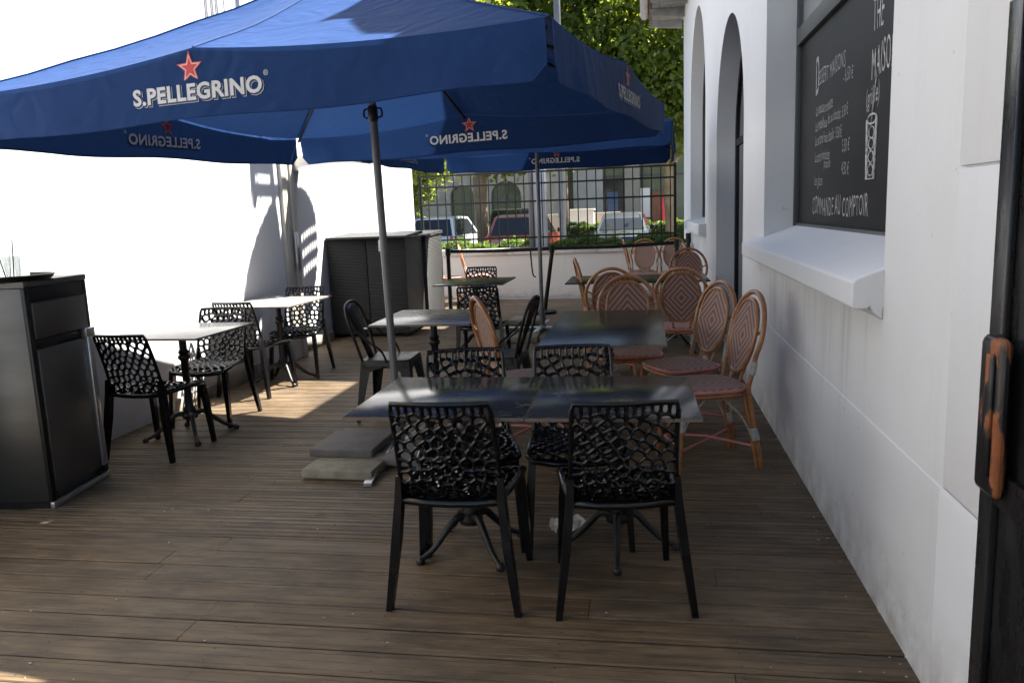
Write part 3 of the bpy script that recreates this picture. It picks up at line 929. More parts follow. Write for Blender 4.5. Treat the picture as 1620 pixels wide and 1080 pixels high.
# ------------------------------------------------------------------ perforated plastic chairs
def clip(poly, nx, ny, c):
    """keep nx*x+ny*y<=c"""
    out = []
    for i in range(len(poly)):
        p, q = poly[i - 1], poly[i]
        dp, dq = nx * p[0] + ny * p[1] - c, nx * q[0] + ny * q[1] - c
        if dp <= 0 < dq or dq <= 0 < dp:
            t = dp / (dp - dq)
            out.append((p[0] + t * (q[0] - p[0]), p[1] + t * (q[1] - p[1])))
        if dq <= 0:
            out.append(q)
    return out

def ray_r(poly, c, th):
    dx, dy = math.cos(th), math.sin(th)
    best = 1e9
    for i in range(len(poly)):
        ax, ay = poly[i - 1][0] - c[0], poly[i - 1][1] - c[1]
        bx, by = poly[i][0] - c[0], poly[i][1] - c[1]
        den = dx * (by - ay) - dy * (bx - ax)
        if abs(den) < 1e-12:
            continue
        t = (ax * (by - ay) - ay * (bx - ax)) / den
        s_ = (ax * dy - ay * dx) / den
        if t > 0 and -1e-6 <= s_ <= 1 + 1e-6:
            best = min(best, t)
    return best

def perforated(mb, x0, x1, y0, y1, seeds, fn, strut, th):
    for (sx, sy) in seeds:
        cell = [(x0, y0), (x1, y0), (x1, y1), (x0, y1)]
        ins = [(x0 + strut / 2, y0 + strut / 2), (x1 - strut / 2, y0 + strut / 2), (x1 - strut / 2, y1 - strut / 2), (x0 + strut / 2, y1 - strut / 2)]
        for (tx, ty) in seeds:
            dx, dy = tx - sx, ty - sy
            d2 = dx * dx + dy * dy
            if d2 < 1e-12 or d2 > 0.035:
                continue
            d = math.sqrt(d2)
            c = (tx * tx + ty * ty - sx * sx - sy * sy) / 2
            cell = clip(cell, dx, dy, c)
            ins = clip(ins, dx, dy, c - strut / 2 * d)
            if not cell:
                break
        if len(cell) < 3:
            continue
        cx = sum(p[0] for p in cell) / len(cell)
        cy = sum(p[1] for p in cell) / len(cell)
        if len(ins) >= 3:
            cx = sum(p[0] for p in ins) / len(ins)
            cy = sum(p[1] for p in ins) / len(ins)
        hole = len(ins) >= 3
        K = 14
        ths = sorted([2 * PI * i / K for i in range(K)] + [math.atan2(p[1] - cy, p[0] - cx) % (2 * PI) for p in cell])
        ths = [t for i, t in enumerate(ths) if i == 0 or t - ths[i - 1] > 0.03]
        ro = [ray_r(cell, (cx, cy), t) for t in ths]
        if max(ro) > 1:
            continue
        if hole:
            NS = 36
            rr = [ray_r(ins, (cx, cy), 2 * PI * i / NS) for i in range(NS)]
            if max(rr) > 1:
                hole = False
            else:
                sm = [sum(min(rr[i], rr[(i + j) % NS]) for j in (-4, -3, -2, -1, 0, 1, 2, 3, 4)) / 9 for i in range(NS)]
                ri = []
                for t in ths:
                    f = t / (2 * PI) * NS
                    i0 = int(f) % NS
                    ri.append(sm[i0] * (1 - f % 1) + sm[(i0 + 1) % NS] * (f % 1))
        n = len(ths)
        O = [(cx + ro[i] * math.cos(ths[i]), cy + ro[i] * math.sin(ths[i])) for i in range(n)]
        of = [mb.bm.verts.new(fn(*p, th / 2)) for p in O]
        ob = [mb.bm.verts.new(fn(*p, -th / 2)) for p in O]
        if not hole:
            mb.bm.faces.new(of); mb.bm.faces.new(ob[::-1])
            continue
        I = [(cx + ri[i] * math.cos(ths[i]), cy + ri[i] * math.sin(ths[i])) for i in range(n)]
        jf = [mb.bm.verts.new(fn(*p, th * 0.22)) for p in I]
        jb = [mb.bm.verts.new(fn(*p, -th * 0.22)) for p in I]
        for i in range(n):
            j = (i + 1) % n
            mb.bm.faces.new((of[i], of[j], jf[j], jf[i]))
            mb.bm.faces.new((jf[i], jf[j], jb[j], jb[i]))
            mb.bm.faces.new((jb[i], jb[j], ob[j], ob[i]))

def ring_seeds(focus, dr, arc, x0, x1, y0, y1, squash=1.0, r0=0.0, pad=0.012):
    r_ = random.Random(3)
    S = [focus]
    k = 1
    while k < 18:
        r = r0 + k * dr
        n = max(5, int(2 * PI * r / arc))
        for i in range(n):
            a = 2 * PI * (i + 0.5 * (k % 2)) / n + PI / 2
            x, y = focus[0] + r * math.cos(a) * squash, focus[1] + r * math.sin(a)
            x += r_.uniform(-1, 1) * 0.003
            y += r_.uniform(-1, 1) * 0.003
            if x0 - pad < x < x1 + pad and y0 - pad < y < y1 + pad:
                S.append((x, y))
        k += 1
    return S

def back_fn(u, v, o):
    """u across (-.19...19), v up from seat (0..0.385)"""
    t = max(0.0, v) / 0.385
    w = 1.0 - 0.05 * t
    y = -0.185 - 0.035 * t - 0.085 * t ** 1.6 + 0.022 * (u / 0.19) ** 2 * (0.5 + 0.5 * t)
    z = 0.432 + v * 0.995
    if v < 0.05:
        y += 0.03 * (1 - v / 0.05) ** 2
    return (u * w, y - o, z + o * 0.2)

def seat_fn(u, v, o):
    """u across, v from back (-.2) to front (.215)"""
    w = 0.93 + 0.10 * (v + 0.2) / 0.415
    z = 0.437 - 0.012 * (1 - (u / 0.21) ** 2) - (0.020 * max(0, (v - 0.15) / 0.065) ** 2)
    return (u * w, v, z + o)

def make_perf_chair():
    t = thing("perforated_chair", "x", "chair")
    S = ring_seeds((0.0, 0.115), 0.0390, 0.045, -0.19, 0.19, 0.0, 0.335, 1.08)
    S = [p for p in S if p[1] < 0.335]
    S += [(-0.19 + 0.19 * 2 * (i + 0.5) / 12, 0.366) for i in range(12)]
    mb = MB()
    perforated(mb, -0.19, 0.19, 0.0, 0.385, S, back_fn, 0.0130, 0.022)
    rim = [back_fn(-0.192, v, 0) for v in (0.0, 0.08, 0.16, 0.24, 0.31, 0.36)] + [back_fn(u, 0.386, 0) for u in (-0.186, -0.12, -0.06, 0, 0.06, 0.12, 0.186)] + [back_fn(0.192, v, 0) for v in (0.36, 0.31, 0.24, 0.16, 0.08, 0.0)]
    mb.tube(rim, 0.0095, 8)
    mb.out("backrest", BLACK_PLASTIC, t, angle=50, weld=0.0004)
    S = ring_seeds((0.0, 0.0), 0.040, 0.045, -0.21, 0.21, -0.20, 0.215)
    mb = MB()
    perforated(mb, -0.21, 0.21, -0.20, 0.215, S, seat_fn, 0.0125, 0.018)
    loop = [(-0.19, -0.20), (-0.1, -0.205), (0, -0.205), (0.1, -0.205), (0.19, -0.20), (0.205, -0.1), (0.21, 0), (0.212, 0.1), (0.21, 0.19), (0.19, 0.214), (0.1, 0.222), (0, 0.225), (-0.1, 0.222), (-0.19, 0.214), (-0.21, 0.19), (-0.212, 0.1), (-0.21, 0), (-0.205, -0.1)]
    mb.tube([seat_fn(u, v, -0.008) for u, v in loop], 0.016, 8, True)
    mb.out("seat", BLACK_PLASTIC, t, angle=50, weld=0.0004)
    for s in (-1, 1):
        mb = MB()
        P = []
        for (x, y, z, a, b) in ((0.247, -0.232, 0.0, 0.012, 0.015), (0.212, -0.208, 0.26, 0.016, 0.024), (0.194, -0.190, 0.435, 0.014, 0.026), (0.1915, -0.196, 0.52, 0.010, 0.013)):
            P.append([(s * x - a, y - b, z), (s * x + a, y - b, z), (s * x + a, y + b, z), (s * x - a, y + b, z)])
        for A, B in zip(P, P[1:]):
            mb.hexa(A + B)
        mb.out("leg", BLACK_PLASTIC, t, angle=50, weld=0.0004)
        mb = MB()
        P = []
        for (x, y, z, a, b) in ((0.222, 0.242, 0.0, 0.012, 0.013), (0.208, 0.218, 0.28, 0.017, 0.018), (0.198, 0.195, 0.425, 0.016, 0.024)):
            P.append([(s * x - a, y - b, z), (s * x + a, y - b, z), (s * x + a, y + b, z), (s * x - a, y + b, z)])
        for A, B in zip(P, P[1:]):
            mb.hexa(A + B)
        mb.out("leg", BLACK_PLASTIC, t, angle=50, weld=0.0004)
    return t

GRP_P = "black perforated plastic chairs"
pc = make_perf_chair()
PERF = [
    (-0.715, 2.885, 0, "black perforated plastic chair in front of left half of nearest dark table, back to viewer"),
    (-0.105, 2.905, 8, "black perforated plastic chair in front of right half of nearest dark table, back to viewer"),
    (-0.80, 3.39, 193, "black perforated chair tucked behind the left half of the nearest dark table, facing viewer"),
    (-0.31, 3.46, 187, "black perforated chair tucked behind the right half of the nearest dark table, facing viewer"),
    (-3.16, 4.57, -4, "black perforated chair beside the bar fridge, before the nearer wall-side table"),
    (-3.22, 5.35, 184, "black perforated chair on the far side of the nearer wall-side table, facing viewer"),
    (-3.34, 6.27, -6, "black perforated chair before the farther wall-side table by the white wall"),
    (-3.28, 7.04, 187, "black perforated chair between farther wall-side table and the wicker storage box"),
    (-1.96, 9.18, 180, "black perforated chair behind the small square table in front of the belt barrier"),
    (-1.50, 7.20, 3, "black perforated chair on the near side of the small square table before the belt barrier"),
]
for i, (x, y, a, lab) in enumerate(PERF):
    o = pc if i == 0 else copy_tree(pc)
    o.location = (x, y, 0); o.rotation_euler = (0, 0, math.radians(a))
    tag(o, lab, "chair", GRP_P)

# ------------------------------------------------------------------ rattan bistro chairs
def make_rattan():
    t = thing("rattan_chair", "x", "chair")
    lean = math.radians(13)
    def bk(u, v):                       # plane of the back, v metres up from the seat
        return (u, -0.185 - math.sin(lean) * v, 0.46 + math.cos(lean) * v)
    # outer hoop, one bent cane from rear foot to rear foot
    mb = MB()
    half = [(0.205, -0.262, 0.0), (0.196, -0.225, 0.22), (0.186, -0.190, 0.44), (0.190, -0.20, 0.52)]
    hoop = [Vector(p) for p in half]
    arc = [bk(0.213 * math.cos(a), 0.285 + 0.240 * math.sin(a)) for a in [-0.45 + (PI + 0.9) * i / 16 for i in range(17)]]
    path = hoop + [Vector(p) for p in arc] + [Vector((-p.x, p.y, p.z)) for p in hoop[::-1]]
    mb.tube(smooth_path(path, 3), 0.0145, 8)
    mb.out("back_frame", RATTAN, t, angle=60)
    # woven oval with its own rim, standing just in front of the hoop
    rz = lean
    P0 = bk(0, 0.275)
    mb = MB()
    nn = 32
    def ov(a, k=1.0):
        e = 0.155 if True else 0
        return (k * 0.150 * math.copysign(abs(math.cos(a)) ** 0.9, math.cos(a)), k * 0.205 * math.copysign(abs(math.sin(a)) ** 0.9, math.sin(a)) )
    mb.prism([ov(2 * PI * i / nn) for i in range(nn)], lambda p, q: (p, q, -0.006), lambda p, q: (p, q, 0.006))
    pan = mb.out("back_panel", WEAVE, t, angle=30, loc=(P0[0], P0[1] + 0.012, P0[2]), rot=(PI / 2 + lean, 0, 0))
    mb = MB()
    mb.tube([(*ov(2 * PI * i / nn, 1.02), 0) for i in range(nn)], 0.0125, 8, True)
    rim = mb.out("rim", RATTAN, pan, angle=60)
    for s in (-1, 1):
        mb = MB(); mb.tube([bk(s * 0.085, 0.10), bk(s * 0.070, 0.04), bk(s * 0.065, -0.02)], 0.010, 8)
        mb.out("back_support", RATTAN, t, angle=60)
        mb = MB(); mb.tube([bk(s * 0.150, 0.30), bk(s * 0.205, 0.33)], 0.008, 6)
        mb.out("back_support", RATTAN, t, angle=60)
    # seat
    def se(a, k=1.0, z=0.0):
        ca, sa = math.cos(a), math.sin(a)
        e = 0.55
        x = 0.215 * math.copysign(abs(ca) ** e, ca) * (1.0 + 0.06 * sa)
        y = 0.205 * math.copysign(abs(sa) ** e, sa)
        return (x * k, y * k)
    mb = MB()
    ns = 40
    rings = []
    for k, z in ((1.0, -0.016), (1.0, 0.0), (0.93, 0.010), (0.6, 0.006), (0.25, 0.002)):
        rings.append([mb.bm.verts.new((*se(2 * PI * i / ns, k), z)) for i in range(ns)])
    for A, B in zip(rings, rings[1:]):
        for i in range(ns):
            mb.bm.faces.new((A[i], A[(i + 1) % ns], B[(i + 1) % ns], B[i]))
    mb.bm.faces.new(rings[-1]); mb.bm.faces.new(rings[0][::-1])
    st = mb.out("seat", WEAVE, t, angle=40, loc=(0, 0, 0.458))
    mb = MB()
    mb.tube([(*se(2 * PI * i / ns, 1.008), -0.004) for i in range(ns)], 0.0095, 6, True)
    mb.out("seat_edge", PINK, st, angle=60)
    mb = MB()
    mb.tube([(*se(2 * PI * i / ns, 0.97), -0.03) for i in range(ns)], 0.0135, 8, True)
    mb.out("seat_frame", RATTAN, st, angle=60)
    # legs
    for s in (-1, 1):
        mb = MB()
        mb.tube([(s * 0.183, 0.178, 0.435), (s * 0.190, 0.195, 0.22), (s * 0.198, 0.215, 0.0)], [0.0155, 0.0150, 0.0135], 8)
        mb.out("leg", RATTAN, t, angle=60)
        mb = MB()
        mb.tube([(s * 0.160, -0.170, 0.425), (s * 0.183, -0.205, 0.22), (s * 0.199, -0.238, 0.0)], [0.013, 0.013, 0.012], 8)
        mb.out("leg", RATTAN, t, angle=60)
        for P in ([(s * 0.192, 0.205, 0.17), (s * 0.185, 0.15, 0.30), (s * 0.16, 0.05, 0.405), (s * 0.12, 0.0, 0.425)],
                  [(s * 0.192, -0.215, 0.17), (s * 0.185, -0.15, 0.30), (s * 0.16, -0.05, 0.405), (s * 0.12, 0.0, 0.425)],
                  [(s * 0.185, 0.198, 0.22), (s * 0.14, 0.190, 0.34), (s * 0.05, 0.185, 0.415)],
                  [(s * 0.185, -0.208, 0.22), (s * 0.14, -0.195, 0.34), (s * 0.05, -0.185, 0.415)]):
            mb = MB(); mb.tube(smooth_path(P), 0.006, 6); mb.out("brace", BINDING, t, angle=60)
        p = Vector(bk(s * 0.196, 0.115)); d = Vector((0.012 * s, -math.sin(lean), math.cos(lean))).normalized()
        mb = MB(); mb.tube([p - d * 0.035, p + d * 0.035], 0.0185, 10); mb.out("binding", BINDING, t, angle=60)
        mb = MB(); mb.tube([(s * 0.190, -0.216, 0.235), (s * 0.196, -0.232, 0.165)], 0.0215, 10, flat=1.25); mb.out("binding", BINDING, t, angle=60)
        mb = MB(); mb.tube([(s * 0.187, 0.187, 0.31), (s * 0.190, 0.194, 0.235)], 0.0185, 10); mb.out("binding", BINDING, t, angle=60)
    mb = MB()
    for s in (-1, 1):
        mb.tube([(s * 0.193, 0.206, 0.125), (0, -0.01, 0.133 + 0.014 * s), (-s * 0.196, -0.232, 0.125)], 0.0085, 6)
    mb.tube([(-0.193, 0.204, 0.14), (0.193, 0.204, 0.14)], 0.007, 6)
    mb.out("stretcher", PINK, t, angle=60)
    return t

GRP_R = "pink and cream woven rattan bistro chairs"
rc = make_rattan()
RAT = [
    (0.335, 4.52, 106, "rattan chair nearest the viewer along the right wall, right of the long dark table"),
    (0.235, 5.10, 118, "second rattan chair along the right wall, at the far part of the long dark table"),
    (-0.10, 5.56, 184, "rattan chair at the far end of the long dark table, oval back showing above it"),
    (-0.30, 6.95, 6, "rattan chair half hidden behind the one at the far end of the long dark table"),
    (0.33, 6.78, -6, "rattan chair with dark seat before the far table, near the arched doorway"),
    (0.50, 9.15, 176, "rattan chair on the far side of the far right table by the wall"),
    (-0.40, 8.15, -80, "rattan chair seen edge on at the left end of the far right table"),
    (0.02, 12.25, 180, "rattan chair against the low wall, left one of the pair behind the belt"),
    (0.46, 12.40, 177, "rattan chair against the low wall, right one of the pair behind the belt"),
    (-0.02, 12.80, -84, "rattan chair edge on and squeezed behind the pair at the low wall"),
    (-3.15, 12.55, -88, "sunlit rattan chair beyond the wicker storage box, partly hidden by it"),
    (-2.72, 12.80, -80, "sunlit rattan chair edge on behind the left barrier post"),
    (-0.73, 4.72, -62, "rattan chair with tilted back between the taupe table and the long dark table"),
]
for i, (x, y, a, lab) in enumerate(RAT):
    o = rc if i == 0 else copy_tree(rc)
    o.location = (x, y, 0); o.rotation_euler = (0, 0, math.radians(a))
    tag(o, lab, "chair", GRP_R)

# ------------------------------------------------------------------ black metal chairs
def make_metal():
    t = thing("metal_chair", "x", "chair")
    mb = MB()
    def rr(k, z, r=0.05, w=0.185):
        P = []
        for cx, cy, a0 in ((1, 1, 0), (-1, 1, 1), (-1, -1, 2), (1, -1, 3)):
            for i in range(5):
                a = PI / 2 * (a0 + i / 4)
                P.append((k * (cx * (w - r) + r * math.cos(a)), k * (cy * (w - r) + r * math.sin(a)), z))
        return P
    rings = [[mb.bm.verts.new(p) for p in rr(k, z)] for k, z in ((1.02, 0.405), (1.0, 0.44), (0.97, 0.45), (0.9, 0.447), (0.3, 0.442))]
    for A, B in zip(rings, rings[1:]):
        for i in range(len(A)):
            mb.bm.faces.new((A[i], A[(i + 1) % len(A)], B[(i + 1) % len(A)], B[i]))
    mb.bm.faces.new(rings[-1])
    mb.out("seat", BLACK_METAL, t, angle=40)
    for sx in (-1, 1):
        for sy in (-1, 1):
            mb = MB()
            A = [(sx * 0.178, sy * 0.178, 0.44), (sx * 0.098, sy * 0.180, 0.44), (sx * 0.180, sy * 0.098, 0.44)]
            B = [(sx * 0.225, sy * 0.225, 0.0), (sx * 0.195, sy * 0.228, 0.0), (sx * 0.228, sy * 0.195, 0.0)]
            th = 0.004
            for k in (1, 2):
                q = [Vector(A[0]), Vector(A[k]), Vector(B[k]), Vector(B[0])]
                nrm = Vector((0, sy, 0.12)) if k == 1 else Vector((sx, 0, 0.12))
                mb.hexa([*(p for p in q), *(p - nrm * th for p in q)])
            mb.out("leg", BLACK_METAL, t, angle=30)
    for k in range(4):                   # arched aprons between the legs
        mb = MB()
        R4 = Matrix.Rotation(PI / 2 * k, 3, 'Z')
        n = 12
        for i in range(n):
            u0, u1 = -0.17 + 0.34 * i / n, -0.17 + 0.34 * (i + 1) / n
            f = lambda u: 0.405 - 0.07 * (abs(u) / 0.17) ** 2.2 - 0.012
            P = [(u0, 0.186, f(u0)), (u1, 0.186, f(u1)), (u1, 0.182, f(u1)), (u0, 0.182, f(u0)), (u0, 0.184, 0.42), (u1, 0.184, 0.42), (u1, 0.180, 0.42), (u0, 0.180, 0.42)]
            mb.hexa([R4 @ Vector(p) for p in P])
        mb.out("apron", BLACK_METAL, t, angle=30, weld=0.0004)
    mb = MB()
    pts = [(0.165, -0.165, 0.43), (0.180, -0.205, 0.58), (0.185, -0.245, 0.72), (0.150, -0.275, 0.815), (0.08, -0.288, 0.855), (0.0, -0.290, 0.862)]
    full = pts + [(-x, y, z) for x, y, z in pts[-2::-1]]
    mb.tube(smooth_path(full, 4), 0.0115, 8)
    mb.out("back_frame", BLACK_METAL, t, angle=60)
    mb = MB()
    def spl(u, v):
        w = 0.062 + 0.085 * v ** 2.5
        y = -0.150 - 0.135 * v + 0.012 * math.cos((u - 0.5) * PI)
        return ((u - 0.5) * 2 * w, y, 0.44 + 0.415 * v - 0.03 * (abs(u - 0.5) * 2) ** 2 * v)
    mb.grid(spl, 6, 8)
    sp = mb.out("splat", BLACK_METAL, t, angle=60)
    sm = sp.modifiers.new("thick", 'SOLIDIFY'); sm.thickness = 0.003
    for s in (-1, 1):
        mb = MB(); mb.tube(smooth_path([(s * 0.186, -0.245, 0.72), (s * 0.19, -0.12, 0.60), (s * 0.186, -0.02, 0.52), (s * 0.182, 0.02, 0.43)]), 0.008, 6)
        mb.out("side_brace", BLACK_METAL, t, angle=60)
    return t
mc = make_metal()
for i, (x, y, a, lab) in enumerate(((-1.86, 5.52, -88, "black sheet-metal chair with rounded back left of the taupe table, facing right"),
                                    (-1.06, 5.62, 84, "black sheet-metal chair seen edge on right of the taupe table"))):
    o = mc if i == 0 else copy_tree(mc)
    o.location = (x, y, 0); o.rotation_euler = (0, 0, math.radians(a))
    tag(o, lab, "chair", "black sheet-metal chairs")

# ------------------------------------------------------------------ tables
def make_table(x, y, rz, w, d, top, edge, label, group=None, spin=45, col=0.026, dy=0.0, fr=0.30):
    t = thing("bistro_table", label, "table", (x, y, 0), math.radians(rz), group)
    mb = MB()
    mb.box((-w / 2, -d / 2, 0.738), (w / 2, d / 2, 0.752), 0.002, 2)
    mb.out("tabletop", top, t)
    mb = MB()
    e = 0.0012
    mb.box((-w / 2 - e, -d / 2 - e, 0.7385), (w / 2 + e, -d / 2 + 0.004, 0.7505), 0)
    mb.box((-w / 2 - e, d / 2 - 0.004, 0.7385), (w / 2 + e, d / 2 + e, 0.7505), 0)
    mb.box((-w / 2 - e, -d / 2 + 0.0045, 0.7385), (-w / 2 + 0.004, d / 2 - 0.0045, 0.7505), 0)
    mb.box((w / 2 - 0.004, -d / 2 + 0.0045, 0.7385), (w / 2 + e, d / 2 - 0.0045, 0.7505), 0)
    mb.out("edge_band", edge, t, angle=0)
    mb = MB()
    mb.lathe([(0.05, 0.13), (0.055, 0.15), (0.038, 0.17), (0.045, 0.19), (0.030, 0.215), (col, 0.24), (col, 0.54), (col + 0.014, 0.555), (col + 0.016, 0.57), (col + 0.004, 0.585), (col + 0.012, 0.60), (col, 0.62), (col, 0.70), (0.05, 0.715)], 16, (0, dy, 0))
    mb.out("column", CAST_IRON, t, angle=50)
    mb = MB()
    for a in (0, PI / 2):
        c, s = math.cos(a + math.radians(spin)), math.sin(a + math.radians(spin))
        mb.hexa([(c * k - s * j, dy + s * k + c * j, z) for z in (0.714, 0.7375) for k, j in ((-0.24, -0.016), (0.24, -0.016), (0.24, 0.016), (-0.24, 0.016))])
    mb.out("bracket", CAST_IRON, t, angle=0)
    for q in range(4):
        a = PI / 2 * q + math.radians(spin)
        c, s = math.cos(a), math.sin(a)
        mb = MB()
        P = [(0.03, 0.16), (0.30 * fr, 0.165), (0.5 * fr, 0.115), (0.73 * fr, 0.055), (0.9 * fr, 0.03), (fr, 0.022)]
        mb.tube(smooth_path([(c * r, dy + s * r, z) for r, z in P], 4), [0.019 - 0.009 * i / 20 for i in range(21)], 8)
        mb.lathe([(0.0, 0.0), (0.018, 0.003), (0.021, 0.016), (0.014, 0.030), (0.0, 0.034)], 10, (c * fr, dy + s * fr, 0))
        mb.out("foot", CAST_IRON, t, angle=60)
    return t
make_table(-0.762, 3.005, 0, 0.672, 0.69, MARBLE, EDGE, "left half of the nearest dark veined table, butted against its twin", spin=40, dy=0.2, fr=0.25)
make_table(-0.118, 3.01, 1, 0.612, 0.70, MARBLE, EDGE, "right half of the nearest dark veined table, butted against its twin", spin=90, dy=0.26, fr=0.25)
make_table(-0.225, 4.87, 0, 0.69, 1.46, GREEN_TOP, EDGE, "long smooth dark table by the right wall, with rattan chairs along its far side")
make_table(-1.50, 5.44, 1, 0.70, 0.82, TAUPE_TOP, EDGE, "square taupe laminate table between the two black metal chairs")
make_table(-1.79, 8.30, 0, 0.74, 0.84, GREEN_TOP, BLACK_METAL, "small dark square table standing alone in front of the belt barrier")
make_table(-3.16, 4.92, -2, 0.70, 0.74, GREY_TOP, EDGE, "light grey square table nearest the bar fridge along the white wall", spin=40)
make_table(-3.30, 6.68, -3, 0.66, 0.86, GREY_TOP, EDGE, "light grey square table farther along the white wall, before the storage box")
make_table(-0.42, 8.18, 0, 0.70, 0.84, GREEN_TOP, BLACK_METAL, "left half of the far dark table behind the rattan chairs")
make_table(0.285, 8.17, 0, 0.70, 0.84, GREEN_TOP, BLACK_METAL, "right half of the far dark table, next to the arched doorway")

# ------------------------------------------------------------------ parasols
PS, ZE, ZC, ZB, ZA = 3.043, 2.206, 2.142, 1.921, 2.93
def make_parasol(label, ang, loc, lean=(0.0, 0.0)):
    t = thing("parasol", label, "parasol", loc, ang, "blue market parasols")
    t.rotation_euler = (lean[0], lean[1], ang)
    h = PS / 2
    dirs = [(0, -1), (1, 0), (0, 1), (-1, 0)]
    def corner(k):
        a, b = dirs[k], dirs[(k + 1) % 4]
        return Vector((h * (a[0] + b[0]), h * (a[1] + b[1]), ZC))
    def mid(k):
        return Vector((h * dirs[k][0], h * dirs[k][1], ZE))
    apex = Vector((0, 0, ZA))
    mb = MB()
    for k in range(4):
        for (A, B) in ((corner(k - 1), mid(k)), (mid(k), corner(k))):
            def f(u, v, A=A, B=B):
                e = A.lerp(B, u)
                p = e.lerp(apex, v * 0.94)
                esag = 0.030 * 4 * u * (1 - u) * (1 - v) ** 1.5
                sag = esag + 0.035 * 4 * u * (1 - u) * (1 - v) ** 0.7 * (0.3 + v)
                bow = 0.045 * math.sin(PI * min(1, v)) * 1.0
                wr = 0.006 * math.sin(u * 19 + v * 5) * (1 - v) * 4 * u * (1 - u) + 0.004 * math.sin(p.x * 9 + p.y * 7)
                return (p.x, p.y, p.z - sag - bow + wr * (1 if 0 < v else 0))
            mb.grid(f, 8, 10)
    for k in range(4):
        for P in (corner(k), mid(k)):
            seam = []
            for i in range(11):
                v = i / 10
                p = P.lerp(apex, v * 0.94)
                seam.append((p.x, p.y, p.z - 0.045 * math.sin(PI * v) + 0.003 + (0.004 * math.sin(p.x * 9 + p.y * 7) if v > 0 else 0)))
            mb.tube(seam, 0.0045, 5)
    mb.out("canopy", CANOPY, t, angle=25, weld=0.0008)
    mb = MB()
    for k in range(8):
        a0, a1 = PI / 4 * k, PI / 4 * (k + 1)
        mb.quad((0.2 * math.cos(a0), 0.2 * math.sin(a0), ZA - 0.045), (0.2 * math.cos(a1), 0.2 * math.sin(a1), ZA - 0.045), (0.02 * math.cos(a1), 0.02 * math.sin(a1), ZA + 0.05), (0.02 * math.cos(a0), 0.02 * math.sin(a0), ZA + 0.05))
    mb.out("vent_cap", CANOPY, t, angle=25, weld=0.0008)
    for k in range(4):
        ax = Vector((dirs[k][0], dirs[k][1], 0))
        sx = Vector((-dirs[k][1], dirs[k][0], 0))
        def top(u):
            q = abs(u) / h
            return ZE + (ZC - ZE) * q - 0.030 * 4 * q * (1 - q) if q < 1 else ZC
        def low(u):
            d = h - 0.015 - abs(u)
            r = 0.075
            return ZB + 0.008 * math.cos(u * 5) + (r - math.sqrt(max(0, r * r - (r - d) ** 2)) if d < r else 0)
        def vf(uu, vv):
            u = (uu - 0.5) * 2
            u = math.copysign(abs(u) ** 0.85, u) * (h - 0.016)
            zt = top(u)
            z = zt + (low(u) - zt) * vv
            wv = max(0, (abs(u) - 0.5)) / 1.0
            off = 0.004 + 0.026 * wv * vv * math.sin(u * 7 + k * 1.3) + 0.016 * vv + 0.007 * wv * vv * math.sin(u * 23 + k)
            p = ax * (h + off) + sx * u
            return (p.x, p.y, z)
        mb = MB(); mb.grid(vf, 48, 6)
        e = [vf(i / 48, 1.0) for i in range(49)]
        mb.tube(e, 0.0042, 5)
        val = mb.out("valance", CANOPY, t, angle=60)
        # printed lettering and star, on the face and showing through on the reverse
        mb = MB()
        T1 = text_polys("S.PELLEGRINO", 0.090, 0.0030, 'CENTER', 0.80, 0.0, 1.08)
        T2 = text_polys("S.PELLEGRINO", 0.090, 0.0058, 'CENTER', 0.80, 0.0, 1.08)
        TR = text_polys("\u00ae", 0.030, 0.0, 'LEFT', 1.0)
        wid = max(p[0] for p in T1[0]) - min(p[0] for p in T1[0])
        sc = 0.65 / wid
        zc = 2.0
        for side in (1, -1):
            def put(p, q, lay, dx=0, dz=0):
                base = h + 0.004 + 0.016 * (ZE - (zc + q)) / (ZE - ZB)
                P = ax * (base + side * (0.0022 + 0.0007 * lay)) + sx * (p + dx)
                return (P.x, P.y, zc + q + dz)
            if side == 1:
                add_text(mb, T2, lambda p, q: put(p * sc, q, 0, 0.0065, -0.0065), 0)
                add_text(mb, T2, lambda p, q: put(p * sc, q, 1, 0.0045, -0.0045), 1)
            add_text(mb, T1, lambda p, q: put(p * sc, q, 2), 0 if side == 1 else 2)
            add_text(mb, TR, lambda p, q: put(p + 0.335, q + 0.06, 2), 0 if side == 1 else 2)
        link("lettering", mb.mesh("lettering", 0, recalc=False), [PRINT_W, PRINT_B, PRINT_I], val)
        mb = MB()
        for side in (1, -1):
            def star(R, lay, mi):
                c = (0.0 - 0.02, 2.125)
                pts = []
                for i in range(10):
                    r = R if i % 2 == 0 else R * 0.42
                    a = PI / 2 + PI / 5 * i
                    base = h + 0.004 + 0.016 * (ZE - c[1]) / (ZE - ZB)
                    P = ax * (base + side * (0.0024 + 0.0007 * lay)) + sx * (c[0] + r * math.cos(a))
                    pts.append((P.x, P.y, c[1] + r * math.sin(a)))
                f = mb.bm.faces.new([mb.bm.verts.new(p) for p in pts]); f.material_index = mi
            star(0.068, 0, 0); star(0.058, 1, 1); star(0.042, 2, 0)
        link("star", mb.mesh("star", 0, recalc=False), [PRINT_R, PRINT_P], val)
    for k in range(4):
        for P in (corner(k), mid(k)):
            mb = MB()
            a = Vector((P.x * 0.985, P.y * 0.985, P.z - 0.03)); b = Vector((P.x * 0.04, P.y * 0.04, ZA - 0.09))
            mb.tube([a, a.lerp(b, 0.5) - Vector((0, 0, 0.05)), b], 0.011, 6)
            rib = mb.out("rib", BLACK_METAL, t, angle=60)
            m_ = a.lerp(b, 0.5) - Vector((0, 0, 0.055))
            mb = MB(); mb.tube([m_, (P.x * 0.05, P.y * 0.05, 2.26)], 0.008, 6)
            mb.out("strut", BLACK_METAL, rib, angle=60)
    mb = MB()
